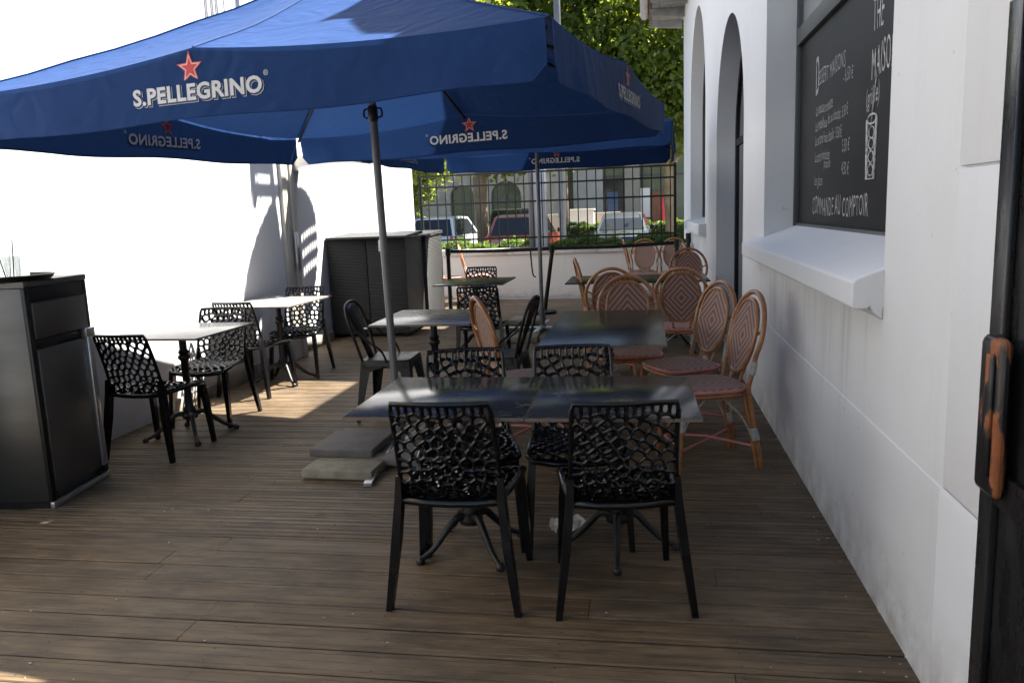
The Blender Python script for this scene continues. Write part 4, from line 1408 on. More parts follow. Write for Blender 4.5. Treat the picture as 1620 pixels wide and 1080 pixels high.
    mb.tube([(0, 0, 0.06), (0, 0, 1.2), (0, 0, ZA - 0.05)], 0.0235, 16)
    mb.out("pole", POLE_GREY, t, angle=60)
    mb = MB()
    mb.lathe([(0.026, 2.20), (0.05, 2.205), (0.055, 2.24), (0.05, 2.275), (0.026, 2.28)], 16)
    mb.lathe([(0.026, ZA - 0.16), (0.06, ZA - 0.155), (0.06, ZA - 0.10), (0.026, ZA - 0.095)], 16)
    mb.out("hub", BLACK_METAL, t, angle=40)
    mb = MB()
    for s in (-1, 1):
        mb.tube(smooth_path([(s * 0.024, 0, 2.105), (s * 0.055, 0, 2.10), (s * 0.058, 0, 2.06), (s * 0.028, 0, 2.05)]), 0.006, 6)
    mb.lathe([(0.0245, 2.03), (0.029, 2.035), (0.029, 2.115), (0.0245, 2.12)], 14)
    mb.out("crank_bracket", BLACK_METAL, t, angle=50)
    mb = MB()
    mb.lathe([(0.034, 0.012), (0.034, 0.25), (0.026, 0.255)], 14)
    mb.out("socket", POLE_GREY, t, angle=40)
    mb = MB()
    for (lo, hi) in (((-0.47, -0.026, 0.002), (0.47, 0.026, 0.020)), ((-0.026, -0.47, 0.021), (0.026, 0.47, 0.039))):
        mb.box(lo, hi, 0.003)
    mb.out("cross_base", ALU, t)
    return t
make_parasol("nearer blue square parasol shading the front tables, its hem lettering largest in view", -0.158, (-1.548, 4.659, 0.004), (0.014, -0.013))
make_parasol("farther blue square parasol beyond the first, hanging in front of the fence", -0.03, (-1.19, 9.15, 0.10))

# ballast slabs under the parasols
def slab(x, y, z, w, d, h, rz, mat, label):
    mb = MB(); mb.box((-w / 2, -d / 2, 0), (w / 2, d / 2, h), 0.008, 3)
    o = mb.out("paving_slab", mat, None, loc=(x, y, z), rot=(0, 0, math.radians(rz)))
    tag(o, label, "paving slab", "paving slabs weighing down the parasol feet")
slab(-1.735, 4.24, 0.003, 0.43, 0.36, 0.055, -2, STONE_Y, "cream rough paving slab lowest and nearest at the foot of the nearer parasol")
slab(-1.80, 4.50, 0.058, 0.40, 0.42, 0.050, -1, STONE_G, "smooth grey brown paving slab lying on top at the foot of the nearer parasol")
slab(-1.33, 4.44, 0.022, 0.40, 0.40, 0.045, -6, STONE_G, "grey paving slab right of the nearer parasol pole, mostly behind a chair")
slab(-1.83, 4.72, 0.003, 0.42, 0.46, 0.053, -2, STONE_G, "grey paving slab supporting the back of the smooth slab by the nearer pole")
slab(-1.42, 9.50, 0.125, 0.42, 0.42, 0.05, 0, STONE_Y, "pale paving slab left behind the farther parasol pole")
slab(-1.41, 8.90, 0.003, 0.42, 0.42, 0.065, 2, STONE_Y, "pale paving slab in front of the farther parasol pole, left side")
slab(-0.96, 8.92, 0.003, 0.42, 0.42, 0.065, -1, STONE_Y, "pale paving slab in front of the farther parasol pole, right side")
slab(-1.42, 9.50, 0.003, 0.44, 0.44, 0.12, 2, STONE_G, "dark paving slab under the pale one behind the farther parasol pole")
mb = MB(); mb.hexa([(0, -0.46, 0), (0.045, -0.46, 0), (0.045, 0.46, 0), (0, 0.46, 0), (0.0, -0.46, 0.018), (0.045, -0.46, 0.018), (0.045, 0.46, 0.07), (0.0, 0.46, 0.07)])
o = mb.out("metal_bar", ALU, None, angle=20, loc=(-1.600, 4.42, 0.003), rot=(0, 0, math.radians(7)))
tag(o, "bare aluminium bar wedged between the slabs under the nearer parasol", "bar")

# ------------------------------------------------------------------ bar fridge with tray and glasses
FR = thing("bar_fridge", "dark two-door bar fridge with stainless sides standing by the white wall at far left", "fridge", (-3.45, 3.765, 0), math.radians(-6.5 + 0))
FR.rotation_euler = (0, 0, math.radians(6.5))
mb = MB()
mb.box((-0.32, -0.265, 0.035), (0.28, 0.265, 1.180), 0.006)
mb.out("cabinet", STEEL, FR)
mb = MB(); mb.box((-0.325, -0.272, 1.181), (0.305, 0.272, 1.214), 0.006); mb.out("worktop", STEEL_DK, FR)
mb = MB()
mb.box((0.281, -0.268, 0.037), (0.30, -0.236, 1.1805), 0.003)
mb.box((0.281, 0.236, 0.037), (0.30, 0.268, 1.1805), 0.003)
mb.box((0.281, -0.235, 1.105), (0.298, 0.235, 1.1805), 0.003)
mb.box((0.281, -0.235, 0.862), (0.298, 0.235, 0.905), 0.003)
mb.out("door_frame", BLACK_METAL, FR)
mb = MB(); mb.box((0.281, -0.23, 0.91), (0.308, 0.23, 1.100), 0.004); mb.out("door", STEEL_DK, FR)
mb = MB(); mb.box((0.281, -0.23, 0.085), (0.308, 0.215, 0.857), 0.004); d2 = mb.out("door", STEEL_DK, FR)
mb = MB(); mb.box((0.3005, 0.185, 0.09), (0.325, 0.232, 0.895), 0.005); mb.box((0.298, 0.16, 0.86), (0.335, 0.245, 0.91), 0.004); mb.out("handle", ALU, d2)
mb = MB(); mb.box((0.281, -0.268, 0.001), (0.305, 0.268, 0.036), 0.003); mb.out("kick_strip", ALU, FR)
mb = MB(); mb.box((-0.31, -0.26, 0.0), (0.27, 0.26, 0.034)); mb.out("base", BLACK_METAL, FR, angle=0)

mb = MB()
mb.lathe([(0.0, 0.0), (0.185, 0.0), (0.20, 0.008), (0.215, 0.028), (0.210, 0.030), (0.195, 0.010), (0.18, 0.004), (0.0, 0.004)], 36)
o = mb.out("serving_tray", BLACK_METAL, None, angle=40, loc=(-3.31, 3.66, 1.2145))
tag(o, "round black serving tray holding empty glasses on top of the bar fridge", "tray")
def glass(x, y, label):
    mb = MB()
    k = 0.9
    mb.lathe([(0.0, 0.0), (0.026, 0.0), (0.030, 0.004), (0.032, 0.045), (0.0335, 0.048), (0.040, 0.125), (0.0385, 0.125), (0.032, 0.05), (0.0285, 0.018), (0.0, 0.016)], 20)
    o = mb.out("drinking_glass", GLASS, None, angle=50, loc=(x, y, 1.2192))
    tag(o, label, "glass", "empty glasses on the serving tray")
    return o
def straw(x, y, z, dx, dy, h, label):
    mb = MB(); mb.tube([(0, 0, 0), (dx, dy, h)], 0.003, 8)
    o = mb.out("straw", M("grey_straw", (0.20, 0.19, 0.18), 0.5), None, loc=(x, y, z))
    tag(o, label, "straw", "straws left in the glasses")
GL = [(-3.205, 3.575, "glass nearest the viewer on the tray, with an upright straw"), (-3.285, 3.60, "glass with a slanting straw on the tray"), (-3.255, 3.70, "glass without a straw behind the two with straws on the tray"), (-3.40, 3.60, "glass at the left picture edge on the tray")]
for x, y, lab in GL:
    glass(x, y, lab)
straw(-3.205, 3.575, 1.2365, 0.018, 0.0, 0.19, "grey straw standing upright in the glass nearest the viewer")
straw(-3.275, 3.60, 1.2365, -0.045, 0.0, 0.19, "grey straw slanting left out of its glass")

# ------------------------------------------------------------------ wicker storage boxes
def storage(x, y, w, d, h, rz, label):
    t = thing("storage_box", label, "storage box", (x, y, 0), math.radians(rz), "black wicker storage boxes")
    mb = MB()
    mb.box((-w / 2, -d / 2, 0.04), (-0.003, d / 2, h - 0.05), 0.006)
    mb.box((0.003, -d / 2, 0.04), (w / 2, d / 2, h - 0.05), 0.006)
    mb.out("body", WICKER, t)
    mb = MB(); mb.hexa([(-w / 2 - 0.015, -d / 2 - 0.02, h - 0.048), (w / 2 + 0.015, -d / 2 - 0.02, h - 0.048), (w / 2 + 0.015, d / 2 + 0.01, h - 0.02), (-w / 2 - 0.015, d / 2 + 0.01, h - 0.02),
                        (-w / 2 - 0.015, -d / 2 - 0.02, h - 0.018), (w / 2 + 0.015, -d / 2 - 0.02, h - 0.018), (w / 2 + 0.015, d / 2 + 0.01, h + 0.02), (-w / 2 - 0.015, d / 2 + 0.01, h + 0.02)])
    mb.out("lid", WICKER, t, angle=0)
    for sx in (-1, 1):
        for sy in (-1, 1):
            mb = MB(); mb.box((sx * (w / 2 - 0.06) - 0.03, sy * (d / 2 - 0.06) - 0.03, 0), (sx * (w / 2 - 0.06) + 0.03, sy * (d / 2 - 0.06) + 0.03, 0.039)); mb.out("foot", BLACK_METAL, t, angle=0)
    mb = MB(); mb.box((0.16, -d / 2 - 0.008, h - 0.2), (0.185, -d / 2 - 0.001, h - 0.06), 0.002); mb.out("latch", ALU, t)
    mb = MB(); mb.box((-0.10, -d / 2 - 0.006, 0.10), (-0.03, -d / 2 - 0.001, 0.125), 0.002); mb.out("badge", ALU, t)
    return t
storage(-3.36, 9.66, 0.98, 0.86, 1.26, 2, "black wicker storage box, the nearer of the two against the white wall")
storage(-3.36, 10.62, 1.0, 0.92, 1.24, 1, "black wicker storage box, the farther of the two with its lid in sun")

# ------------------------------------------------------------------ belt barrier
def barrier(x, y, h, label, tilt=0.0, base=True):
    t = thing("barrier_post", label, "barrier post", (x, y, 0), 0, "black belt barrier posts")
    t.rotation_euler = (0, 0, 0)
    mb = MB(); mb.lathe([(0.0, 0.0), (0.165, 0.0), (0.17, 0.01), (0.17, 0.035), (0.15, 0.05), (0.04, 0.06), (0.0, 0.06)], 28)
    mb.out("base", BLACK_METAL, t, angle=40)
    mb = MB(); mb.tube([(0, 0, 0.05), (tilt * h, 0, h - 0.11)], 0.031, 14); mb.out("post", BLACK_METAL, t, angle=50)
    mb = MB(); mb.tube([(tilt * h, 0, h - 0.109), (tilt * h, 0, h)], 0.040, 14); mb.out("head", BLACK_METAL, t, angle=50)
    return t
p1 = barrier(-2.80, 11.15, 0.99, "black barrier post at left, in front of the sunlit rattan chairs")
p2 = barrier(-1.42, 11.25, 0.985, "black barrier post leaning right beside the farther parasol pole", 0.13)
p3 = barrier(0.47, 11.40, 1.0, "black barrier post at right, in front of the paired rattan chairs")
p4 = barrier(0.68, 12.3, 1.055, "thick black post standing against the right wall without a belt")
def belt(P, parent, pts, sag=0.0):
    mb = MB()
    pts = [Vector(p) - P.location for p in pts]
    for a, b in zip(pts, pts[1:]):
        mb.hexa([a + Vector((0, 0, -0.025)), b + Vector((0, 0, -0.025)), b + Vector((0, 0.003, -0.025)), a + Vector((0, 0.003, -0.025)),
                 a + Vector((0, 0, 0.025)), b + Vector((0, 0, 0.025)), b + Vector((0, 0.003, 0.025)), a + Vector((0, 0.003, 0.025))])
    mb.out("belt", BLACK_METAL, parent, angle=0)
belt(p1, p1, [(-2.765, 11.15, 0.94), (-2.0, 11.18, 0.928), (-1.33, 11.25, 0.935)])
belt(p2, p2, [(-1.255, 11.25, 0.935), (-0.4, 11.32, 0.93), (0.435, 11.40, 0.955)])
mb = MB(); mb.tube(smooth_path([(0, 0, 0), (0.01, -0.02, -0.15), (0.03, -0.02, -0.34), (0.07, -0.02, -0.375)]), 0.013, 6, flat=0.3)
o = mb.out("strap", BLACK_METAL, None, loc=(-1.60, 11.24, 0.91)); tag(o, "loose black strap end dangling from the barrier belt", "strap")

# crumbs and leaf bits scattered on the boards
mb = MB()
r3 = random.Random(17)
for i in range(240):
    x, y = r3.uniform(-3.0, 0.80), 1.6 + 5.0 * r3.random() ** 1.4
    if i % 3 == 0:
        x = 0.815 - abs(r3.gauss(0, 0.05))
    q = r3.uniform(0.0018, 0.0055)
    a = r3.uniform(0, PI)
    P = [(x + q * (1 + 0.6 * (k % 2)) * math.cos(a + k * PI / 2.5), y + q * 0.8 * math.sin(a + k * PI / 2.5), 0.002 + 0.003 * (k % 2)) for k in range(5)]
    top = [mb.bm.verts.new(p) for p in P]
    c_ = mb.bm.verts.new((x, y, 0.002 + q * 0.8))
    mi = 0 if r3.random() < 0.5 else 1
    for k in range(5):
        mb.bm.faces.new((top[k], top[(k + 1) % 5], c_)).material_index = mi
o = link("deck_litter", mb.mesh("deck_litter", 0), [M("pale_crumb", (0.42, 0.38, 0.32), 0.9), M("dry_leaf_bit", (0.12, 0.075, 0.03), 0.9)])
tag(o, "pale crumbs and dry leaf bits scattered over the deck boards", "litter", kind="stuff")

# crumpled tissue
mb = MB()
r2 = random.Random(5)
mb.grid(lambda u, v: ((u - 0.5) * 0.20 * (1 - 0.5 * abs(v - 0.4)), (v - 0.5) * 0.13 + 0.03 * math.sin(u * 9), 0.006 + 0.028 * abs(math.sin(u * 8 + v * 5)) * abs(math.sin(v * 9 + 1))), 12, 9)
o = mb.out("paper_tissue", TISSUE, None, angle=20, loc=(-0.36, 3.48, 0.002), rot=(0, 0, 0.4)); tag(o, "crumpled white paper tissue on the deck under the nearest table", "tissue")

# ------------------------------------------------------------------ vegetation
def leaf_mesh(name, pts, size, rs, tone=None, flat=0.0):
    """pts: list of (x,y,z); one folded leaf quad pair each"""
    n = len(pts)
    V = np.zeros((n * 4, 3)); Fc = np.zeros((n, 4), int); tn = np.zeros(n)
    rg = np.random.default_rng(rs)
    d = rg.normal(size=(n, 3)); d /= np.linalg.norm(d, axis=1)[:, None]
    if flat:
        d[:, 2] *= (1 - flat); d /= np.linalg.norm(d, axis=1)[:, None]
    e = np.cross(d, rg.normal(size=(n, 3))); e /= np.linalg.norm(e, axis=1)[:, None]
    s = size * rg.uniform(0.6, 1.25, n)[:, None]
    P = np.array(pts)
    V[0::4] = P - d * s * 0.5
    V[1::4] = P + e * s * 0.42 - d * s * 0.05
    V[2::4] = P + d * s * 0.55
    V[3::4] = P - e * s * 0.42 - d * s * 0.05
    me = bpy.data.meshes.new(name)
    me.from_pydata(V.tolist(), [], np.arange(n * 4).reshape(n, 4).tolist())
    a = me.attributes.new("tone", 'FLOAT', 'FACE')
    a.data.foreach_set("value", np.clip(rg.normal(0.5, 0.25, n), 0, 1).astype(np.float32))
    return me

def hedge(x0, x1, y0, y1, h, n, size, label, seed):
    rg = np.random.default_rng(seed)
    t = thing("hedge", label, "hedge", ((x0 + x1) / 2, (y0 + y1) / 2, -0.1))
    L, Dp = x1 - x0, y1 - y0
    pts = []
    at_, af = L * Dp, L * h
    for _ in range(n):
        x = rg.uniform(-L / 2, L / 2)
        wob = 0.05 * math.sin(x * 5.1 + seed) + 0.04 * math.sin(x * 13.0)
        if rg.random() < at_ / (at_ + af):
            pts.append((x, rg.uniform(-Dp / 2, Dp / 2), h + wob + rg.normal(0, 0.025)))
        else:
            pts.append((x, -Dp / 2 + abs(rg.normal(0, 0.05)) - 0.02, rg.uniform(0, h + wob)))
    link("foliage", leaf_mesh("foliage", pts, size, seed), LEAF_H, t)
    mb = MB(); mb.box((-L / 2 + 0.05, -Dp / 2 + 0.08, 0), (L / 2 - 0.05, Dp / 2 - 0.08, h - 0.09)); mb.out("branches", EARTH, t, angle=0)
hedge(-4.4, 1.2, 14.12, 14.95, 0.99, 30000, 0.042, "clipped green hedge just behind the bar fence", 11)
hedge(-3.0, 7.0, 30.2, 31.4, 0.98, 9000, 0.11, "dark green hedge row across the street behind the parked cars", 12)
hedge(-9.0, -4.4, 31.6, 32.6, 0.75, 4000, 0.11, "short dark hedge behind the left tree trunk across the street", 13)

def tree(x, y, label, trunk_r, fork, blobs, nleaf, size, seed, limbs):
    t = thing("plane_tree", label, "tree", (x, y, -0.1), 0, "plane trees along the street")
    rg = np.random.default_rng(seed)
    mb = MB()
    mb.tube(smooth_path([(0, 0, 0), (0.03, 0, fork * 0.35), (-0.02, 0.02, fork * 0.7), (0.0, 0, fork)], 4), [trunk_r * 1.25, trunk_r * 1.1, trunk_r * 1.05, trunk_r, trunk_r, trunk_r * .98, trunk_r * .97, trunk_r * .97, trunk_r, trunk_r * 1.02, trunk_r * 1.05, trunk_r * 1.08, trunk_r * 1.1], 12)
    mb.out("trunk", BARK, t, angle=60)
    mb = MB()
    for L in limbs:
        P = smooth_path([(0, 0, fork - 0.1)] + L, 4)
        mb.tube(P, [trunk_r * 0.62 * (1 - 0.8 * i / (len(P) - 1)) for i in range(len(P))], 8)
    mb.out("limbs", BARK, t, angle=60)
    pts = []
    wt = np.array([b[3] * b[4] * b[5] for b in blobs]) ** 0.8
    wt /= wt.sum()
    for b, k in zip(blobs, (wt * nleaf).astype(int)):
        nc = max(6, k // 38)
        ctr = rg.normal(size=(nc, 3)); ctr /= np.linalg.norm(ctr, axis=1)[:, None]
        ctr *= (rg.uniform(0.25, 1.0, nc) ** 0.6)[:, None]
        ctr = ctr * np.array(b[3:6]) + np.array(b[0:3])
        for c_ in ctr:
            q = rg.normal(size=(k // nc, 3)) * np.array((0.30, 0.30, 0.20))
            pts += (c_ + q).tolist()
    link("crown", leaf_mesh("crown", pts, size, seed + 1), LEAF_T, t)
tree(-5.0, 24.5, "plane tree with forked trunk between the white and red cars", 0.20, 2.7,
     [(0, 0, 6.6, 2.8, 2.4, 2.5), (-1.8, 0.3, 4.7, 1.6, 1.5, 1.0), (1.5, 0.2, 4.3, 1.5, 1.5, 0.8), (-2.1, 0, 3.4, 1.0, 0.8, 0.8), (0.9, -0.4, 3.2, 0.9, 0.7, 0.35), (-1.0, 0.6, 3.4, 0.7, 0.6, 0.4), (2.6, 1.0, 3.6, 1.0, 0.8, 0.6)], 17000, 0.19, 21,
     [[(0.5, 0, 3.3), (1.4, 0, 4.2), (2.2, 0.2, 5.6)], [(-0.2, 0, 3.6), (-0.7, 0.1, 4.8), (-1.2, 0, 6.2)], [(0.05, 0.2, 3.8), (0.2, 0.3, 6.2)]])
tree(0.78, 24.0, "plane tree with pale trunk beside the right building, its crown above the parasols", 0.155, 2.7,
     [(0.2, 0, 7.0, 3.4, 2.6, 2.6), (-2.0, 0.0, 6.0, 1.9, 1.6, 1.6), (-0.4, -0.6, 4.6, 1.9, 1.5, 1.0), (-2.6, 0.2, 8.4, 2.0, 1.6, 1.6), (1.3, 0, 4.3, 1.4, 1.2, 0.9), (-0.4, -0.4, 3.35, 0.8, 0.7, 0.35)], 42000, 0.165, 31,
     [[(-0.5, 0, 3.2), (-1.4, 0, 4.6), (-2.4, 0.1, 7.2)], [(0.45, 0, 3.4), (1.0, 0, 4.8), (1.6, 0.2, 7.0)], [(-0.05, 0.2, 4.2), (-0.3, 0.1, 7.5)], [(-0.4, -0.2, 4.0), (-1.0, -0.3, 5.6), (-1.0, -0.4, 7.4)]])
tree(-3.3, 34.0, "leafy plane tree across the street filling the gap above the parasols", 0.2, 3.2,
     [(0, 0, 7.6, 3.6, 2.4, 2.6), (2.2, 0, 9.5, 3.2, 2.2, 2.4), (-2.5, 0, 9.6, 3.0, 2.2, 2.4)], 18000, 0.22, 41,
     [[(-0.5, 0, 4.2), (-1.5, 0, 6.6)], [(0.5, 0, 4.4), (1.6, 0, 8.0)]])
tree(-9.0, 27.5, "plane tree at far left behind the white wall end", 0.2, 2.4,
     [(0.4, 0, 5.0, 2.2, 2, 1.6), (1.2, 0, 3.4, 1.0, 0.9, 1.0), (0.8, 0.2, 2.3, 0.6, 0.6, 0.5)], 11000, 0.18, 51,
     [[(-0.4, 0, 3.4), (-1.0, 0, 5.0)], [(0.5, 0, 3.4), (1.0, 0, 4.6)]])

# ------------------------------------------------------------------ cars
def make_car(x, y, rz, paint, label, hgt=1.47, L=3.9, Wd=1.68, lights=True):
    t = thing("parked_car", label, "car", (x, y, -0.12), math.radians(rz), "cars parked along the street")
    hw = Wd / 2
    # side profile of the lower body, y from front (-) to rear (+); car faces local -Y... rear at -Y toward viewer
    mb = MB()
    S = [(-L / 2, 0.30), (-L / 2 - 0.03, 0.55), (-L / 2 + 0.02, 0.86), (-L / 2 + 0.16, 0.95), (L / 2 - 1.05, 0.93), (L / 2 - 0.15, 0.74), (L / 2, 0.55), (L / 2, 0.28), (L / 2 - 0.2, 0.2), (-L / 2 + 0.2, 0.2)]
    n = len(S)
    secs = []
    for xx, k in ((-hw, 0.96), (-hw * 0.93, 1.0), (hw * 0.93, 1.0), (hw, 0.96)):
        secs.append([mb.bm.verts.new((xx, yy * k, 0.2 + (zz - 0.2) * (0.97 if abs(xx) == hw else 1.0))) for yy, zz in S])
    for A, B in zip(secs, secs[1:]):
        for i in range(n):
            mb.bm.faces.new((A[i], A[(i + 1) % n], B[(i + 1) % n], B[i]))
    mb.bm.faces.new(secs[0]); mb.bm.faces.new(secs[-1][::-1])
    # cabin
    y0, y1, y2, y3 = -L / 2 + 0.10, -L / 2 + 0.42, L / 2 - 1.75, L / 2 - 1.0
    zb, zt = 0.90, hgt
    wb, wt = hw * 0.93, hw * 0.74
    cab = []
    for (yy, zz, w) in ((y0, zb, wb), (y1, zt - 0.05, wt), (y1 + 0.35, zt, wt * 0.97), (y2, zt - 0.02, wt * 0.97), (y3, zb, wb)):
        cab.append([mb.bm.verts.new((-w, yy, zz)), mb.bm.verts.new((-w * 0.8, yy, zz + (0.02 if zz > 1.2 else 0))), mb.bm.verts.new((w * 0.8, yy, zz + (0.02 if zz > 1.2 else 0))), mb.bm.verts.new((w, yy, zz))])
    for A, B in zip(cab, cab[1:]):
        for i in range(3):
            mb.bm.faces.new((A[i], A[i + 1], B[i + 1], B[i]))
    for s in (0, 3):
        mb.bm.faces.new([c_[s] for c_ in cab])
    body = mb.out("body", paint, t, angle=35)
    def win(P, nrm):
        mb = MB(); nv = Vector(nrm) * 0.012
        c_ = sum((Vector(p) for p in P), Vector()) / 4
        Q = [c_ + (Vector(p) - c_) * 0.88 for p in P]
        mb.hexa([*(q - nv * 0.5 for q in Q), *(q + nv for q in Q)]); mb.out("window", PANE_B, t, angle=0)
    win([(-wb, y0, zb), (wb, y0, zb), (wt, y1, zt - 0.04), (-wt, y1, zt - 0.04)], (0, -0.83, 0.5))
    win([(-wb, y3, zb), (wb, y3, zb), (wt, y2, zt - 0.02), (-wt, y2, zt - 0.02)], (0, 0.55, 0.8))
    for s in (-1, 1):
        win([(s * wb, y0 + 0.1, zb), (s * wb, y3 - 0.1, zb), (s * wt, y2 - 0.05, zt - 0.04), (s * wt, y1 + 0.1, zt - 0.04)], (s * 0.93, 0, 0.35))
        mb = MB(); mb.box((s * (hw - 0.10) - 0.085, -L / 2 - 0.035, 0.62), (s * (hw - 0.10) + 0.085, -L / 2 + 0.05, 0.93), 0.02)
        mb.out("tail_light", TAIL, t)
        for yy in (-L / 2 + 0.72, L / 2 - 0.75):
            mb = MB()
            mb.tube([(s * (hw - 0.2), yy, 0.31), (s * (hw + 0.005), yy, 0.31)], 0.31, 20)
            w_ = mb.out("wheel", RUBBER, t, angle=40)
            mb = MB(); mb.tube([(s * (hw + 0.006), yy, 0.31), (s * (hw + 0.012), yy, 0.31)], 0.2, 14); mb.out("rim", ALU, w_, angle=40)
        mb = MB(); mb.box((s * (hw + 0.09) - 0.08, L / 2 - 1.35, 0.93), (s * (hw + 0.09) + 0.08, L / 2 - 1.25, 1.06), 0.03, 3); mb.out("mirror", BLACK_METAL, t)
    mb = MB(); mb.box((-hw + 0.1, -L / 2 - 0.06, 0.33), (hw - 0.1, -L / 2 + 0.02, 0.52), 0.03, 3); mb.out("bumper", BLACK_METAL, t)
    mb = MB(); mb.box((-0.26, -L / 2 - 0.05, 0.62), (0.26, -L / 2 - 0.02, 0.73), 0.004); mb.out("number_plate", PRINT_W, t)
    return t
TAIL = M("red_tail_light", (0.45, 0.015, 0.012), 0.2)
RUBBER = M("tyre_rubber", (0.02, 0.02, 0.02), 0.8)
def paint(name, c, metal=0.0):
    return M(name, c, 0.28, metal=metal, coat=0.8)
make_car(-6.35, 25.6, -4, paint("white_car_paint", (0.72, 0.73, 0.75)), "white hatchback parked rear on behind the hedge, left of the tree trunk", 1.52)
make_car(-3.55, 24.3, -4, paint("orange_red_car_paint", (0.34, 0.085, 0.055)), "orange red car parked behind the hedge, left of the banner post", 1.50)
make_car(-5.3, 33.6, -8, paint("black_car_paint", (0.012, 0.012, 0.014)), "black car farther across the street behind the red one", 1.72)
make_car(-0.62, 25.6, 178, paint("blue_grey_car_paint", (0.06, 0.068, 0.078), 0.4), "blue grey car parked front on behind the hedge, right of the banner post", 1.43)
make_car(-9.2, 31.0, -6, paint("green_car_paint", (0.06, 0.085, 0.055)), "dark green car farther back at the left, behind the white one", 1.5)

# ------------------------------------------------------------------ far building + street furniture
FB = thing("arched_building", "pale building with arched windows across the street", "building", (0, 45, 0))
mb = MB()
PB = lambda u, z, d: (u, d, z)
wall_panel(mb, -20, -4.6, -0.2, 9.5, [(-11.0, -9.6, -0.02, 2.5, 0.62), (-8.6, -6.85, 1.0, 2.4, 0.85), (-14.5, -12.9, 1.0, 2.4, 0.8)], PB, 0.4)
mb.quad((-4.6, 0, -0.2), (-4.6, 6, -0.2), (-4.6, 6, 9.5), (-4.6, 0, 9.5))
mb.out("wall", M("far_pale_render", (0.28, 0.275, 0.24), 0.8, c2=(0.18, 0.18, 0.155), scale=1.5), FB, angle=0, weld=0.0005)
FGG = M("far_green_glass", (0.022, 0.038, 0.014), 0.2, c2=(0.05, 0.075, 0.03), scale=1.2)
for a, b, z0, z1 in ((-11.1, -9.5, 0, 3.3), (-8.7, -6.75, 0.9, 3.4), (-14.6, -12.8, 0.9, 3.3)):
    mb = MB(); mb.box((a, 0.36, z0), (b, 0.40, z1)); mb.out("window", FGG, FB, angle=0)
mb = MB()
for xx in (-10.3, -7.7):
    mb.box((xx - 0.06, 0.30, 0.0), (xx + 0.06, 0.358, 3.2))
mb.box((-8.6, 0.30, 2.28), (-6.85, 0.358, 2.4))
mb.out("frame", FRAME_GREY, FB, angle=0)
mb = MB(); mb.box((-20.5, -0.5, 9.5), (-4.2, 6.5, 9.9)); mb.out("roof", ROOF, FB, angle=0)

GB = thing("glazed_building", "greenish glazed building with grey columns and a dark entrance across the street", "building", (0, 46.5, 0))
mb = MB(); mb.box((-4.5, 0.0, -0.2), (9, 5, 10)); mb.out("wall", M("grey_green_cladding", (0.10, 0.12, 0.075), 0.35, c2=(0.055, 0.075, 0.04), scale=0.7), GB, angle=0)
for (a, b, mt) in ((-3.95, -2.25, (0.27, 0.285, 0.28)), (-1.0, -0.15, (0.22, 0.21, 0.18))):
    mb = MB(); mb.box((a, -0.35, 0), (b, -0.003, 5.6)); mb.out("column", M("pale_column", mt, 0.6, c2=tuple(v * 0.85 for v in mt), scale=2), GB, angle=0)
mb = MB(); mb.box((-2.2, -0.12, 0.0), (-1.05, -0.003, 3.1)); dd = mb.out("entrance", M("dark_entrance_glass", (0.015, 0.018, 0.022), 0.1), GB, angle=0)
mb = MB(); mb.box((-2.0, -0.16, 1.0), (-1.4, -0.125, 2.4)); mb.out("poster", M("blue_poster", (0.03, 0.075, 0.16), 0.3), dd, angle=0)
mb = MB()
for xx in (-4.2, 0.0, 1.3, 2.6):
    mb.box((xx - 0.05, -0.08, 0), (xx + 0.05, -0.003, 9))
for zz in (3.2, 5.7):
    mb.box((-4.5, -0.07, zz), (9, -0.004, zz + 0.12))
mb.out("mullions", FRAME_GREY, GB, angle=0)
mb = MB(); mb.box((-0.12, -0.15, 0.9), (0.42, -0.004, 2.55)); mb.out("panel", M("white_panel", (0.6, 0.6, 0.58), 0.5), GB, angle=0)
mb = MB(); mb.box((0.50, -0.2, 0.0), (1.45, -0.004, 2.35), 0.01); mb.out("door", M("rust_brown_door", (0.20, 0.075, 0.035), 0.5, c2=(0.15, 0.055, 0.03), scale=3), GB)

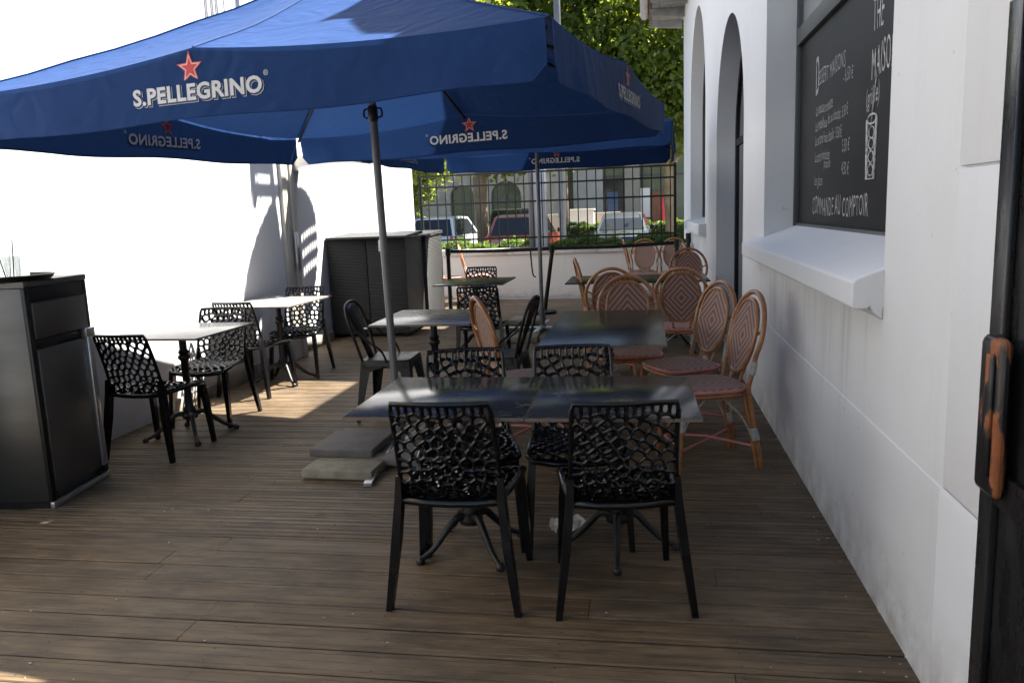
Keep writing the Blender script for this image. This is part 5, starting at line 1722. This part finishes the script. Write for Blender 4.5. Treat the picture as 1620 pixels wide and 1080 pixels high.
mb = MB(); mb.box((-5.2, 0, -0.1), (-1.15, 0.3, 1.28), 0.02)
o = mb.out("garden_wall", M("beige_render", (0.40, 0.34, 0.27), 0.8, c2=(0.34, 0.29, 0.23), scale=2), None, loc=(0, 41.5, 0)); tag(o, "low beige wall in front of the glazed building across the street", "wall")
mb = MB(); mb.box((-0.62, -0.25, 0.0), (0.62, 0.25, 1.42), 0.02); mb.box((-0.68, -0.3, 1.425), (0.68, 0.3, 1.52), 0.02)
o = mb.out("utility_box", M("pale_utility_box", (0.55, 0.50, 0.43), 0.6), None, loc=(-3.1, 41.0, -0.02)); tag(o, "pale utility box with flat cap before the low beige wall", "utility box")
mb = MB(); mb.lathe([(0.0, 0), (0.17, 0), (0.19, 0.8), (0.19, 0.95), (0.21, 0.97), (0.21, 1.5), (0.17, 1.58), (0.0, 1.6)], 16)
mb.box((-0.10, -0.23, 1.15), (0.10, -0.195, 1.4), 0.01)
o = mb.out("red_bin", M("red_plastic", (0.62, 0.03, 0.04), 0.4), None, loc=(1.22, 43.4, 0.35)); tag(o, "bright red bin beside the rust brown door across the street", "bin")
mb = MB(); mb.box((-0.25, -0.25, -0.37), (0.25, 0.25, 0), 0.02)
o = mb.out("concrete_block", STONE_G, None, loc=(1.22, 43.4, 0.35)); tag(o, "grey concrete block carrying the red bin across the street", "block")

LP = thing("street_lamp", "grey steel street lamp column rising behind the banner and the parasols", "street lamp", (-2.0, 20.0, -0.12))
mb = MB(); mb.tube([(0, 0, 1.4), (0, 0, 9)], [0.105, 0.075], 14); mb.out("column", POLE_GREY, LP)
mb = MB(); mb.tube([(0, 0, 0), (0, 0, 1.42)], 0.085, 14); mb.box((-0.15, -0.15, 0), (0.15, 0.15, 0.06), 0.01); mb.out("foot", POLE_GREY, LP)
mb = MB(); mb.tube([(0, 0, 8.95), (0.4, 0, 9.3), (1.3, 0, 9.4)], 0.05, 10); mb.box((1.2, -0.12, 9.3), (1.8, 0.12, 9.42), 0.03); mb.out("lamp_head", POLE_GREY, LP)

BN = thing("banner_post", "twin grey post with a pale blue banner panel standing just behind the fence", "banner", (-1.84, 14.02, 0))
mb = MB(); mb.box((-0.16, -0.035, 0), (-0.065, 0.035, 3.6), 0.008); mb.out("post", POLE_GREY, BN)
mb = MB(); mb.box((-0.06, -0.012, 0.82), (0.135, 0.006, 3.4), 0.002)
mb.out("panel", M("pale_blue_banner", (0.30, 0.36, 0.48), 0.35, c2=(0.52, 0.55, 0.62), scale=2.5, stretch=(2, 1, 1)), BN)
mb = MB(); mb.box((0.1355, -0.02, 0.8), (0.165, 0.02, 3.5), 0.003); mb.out("edge_trim", ALU, BN)
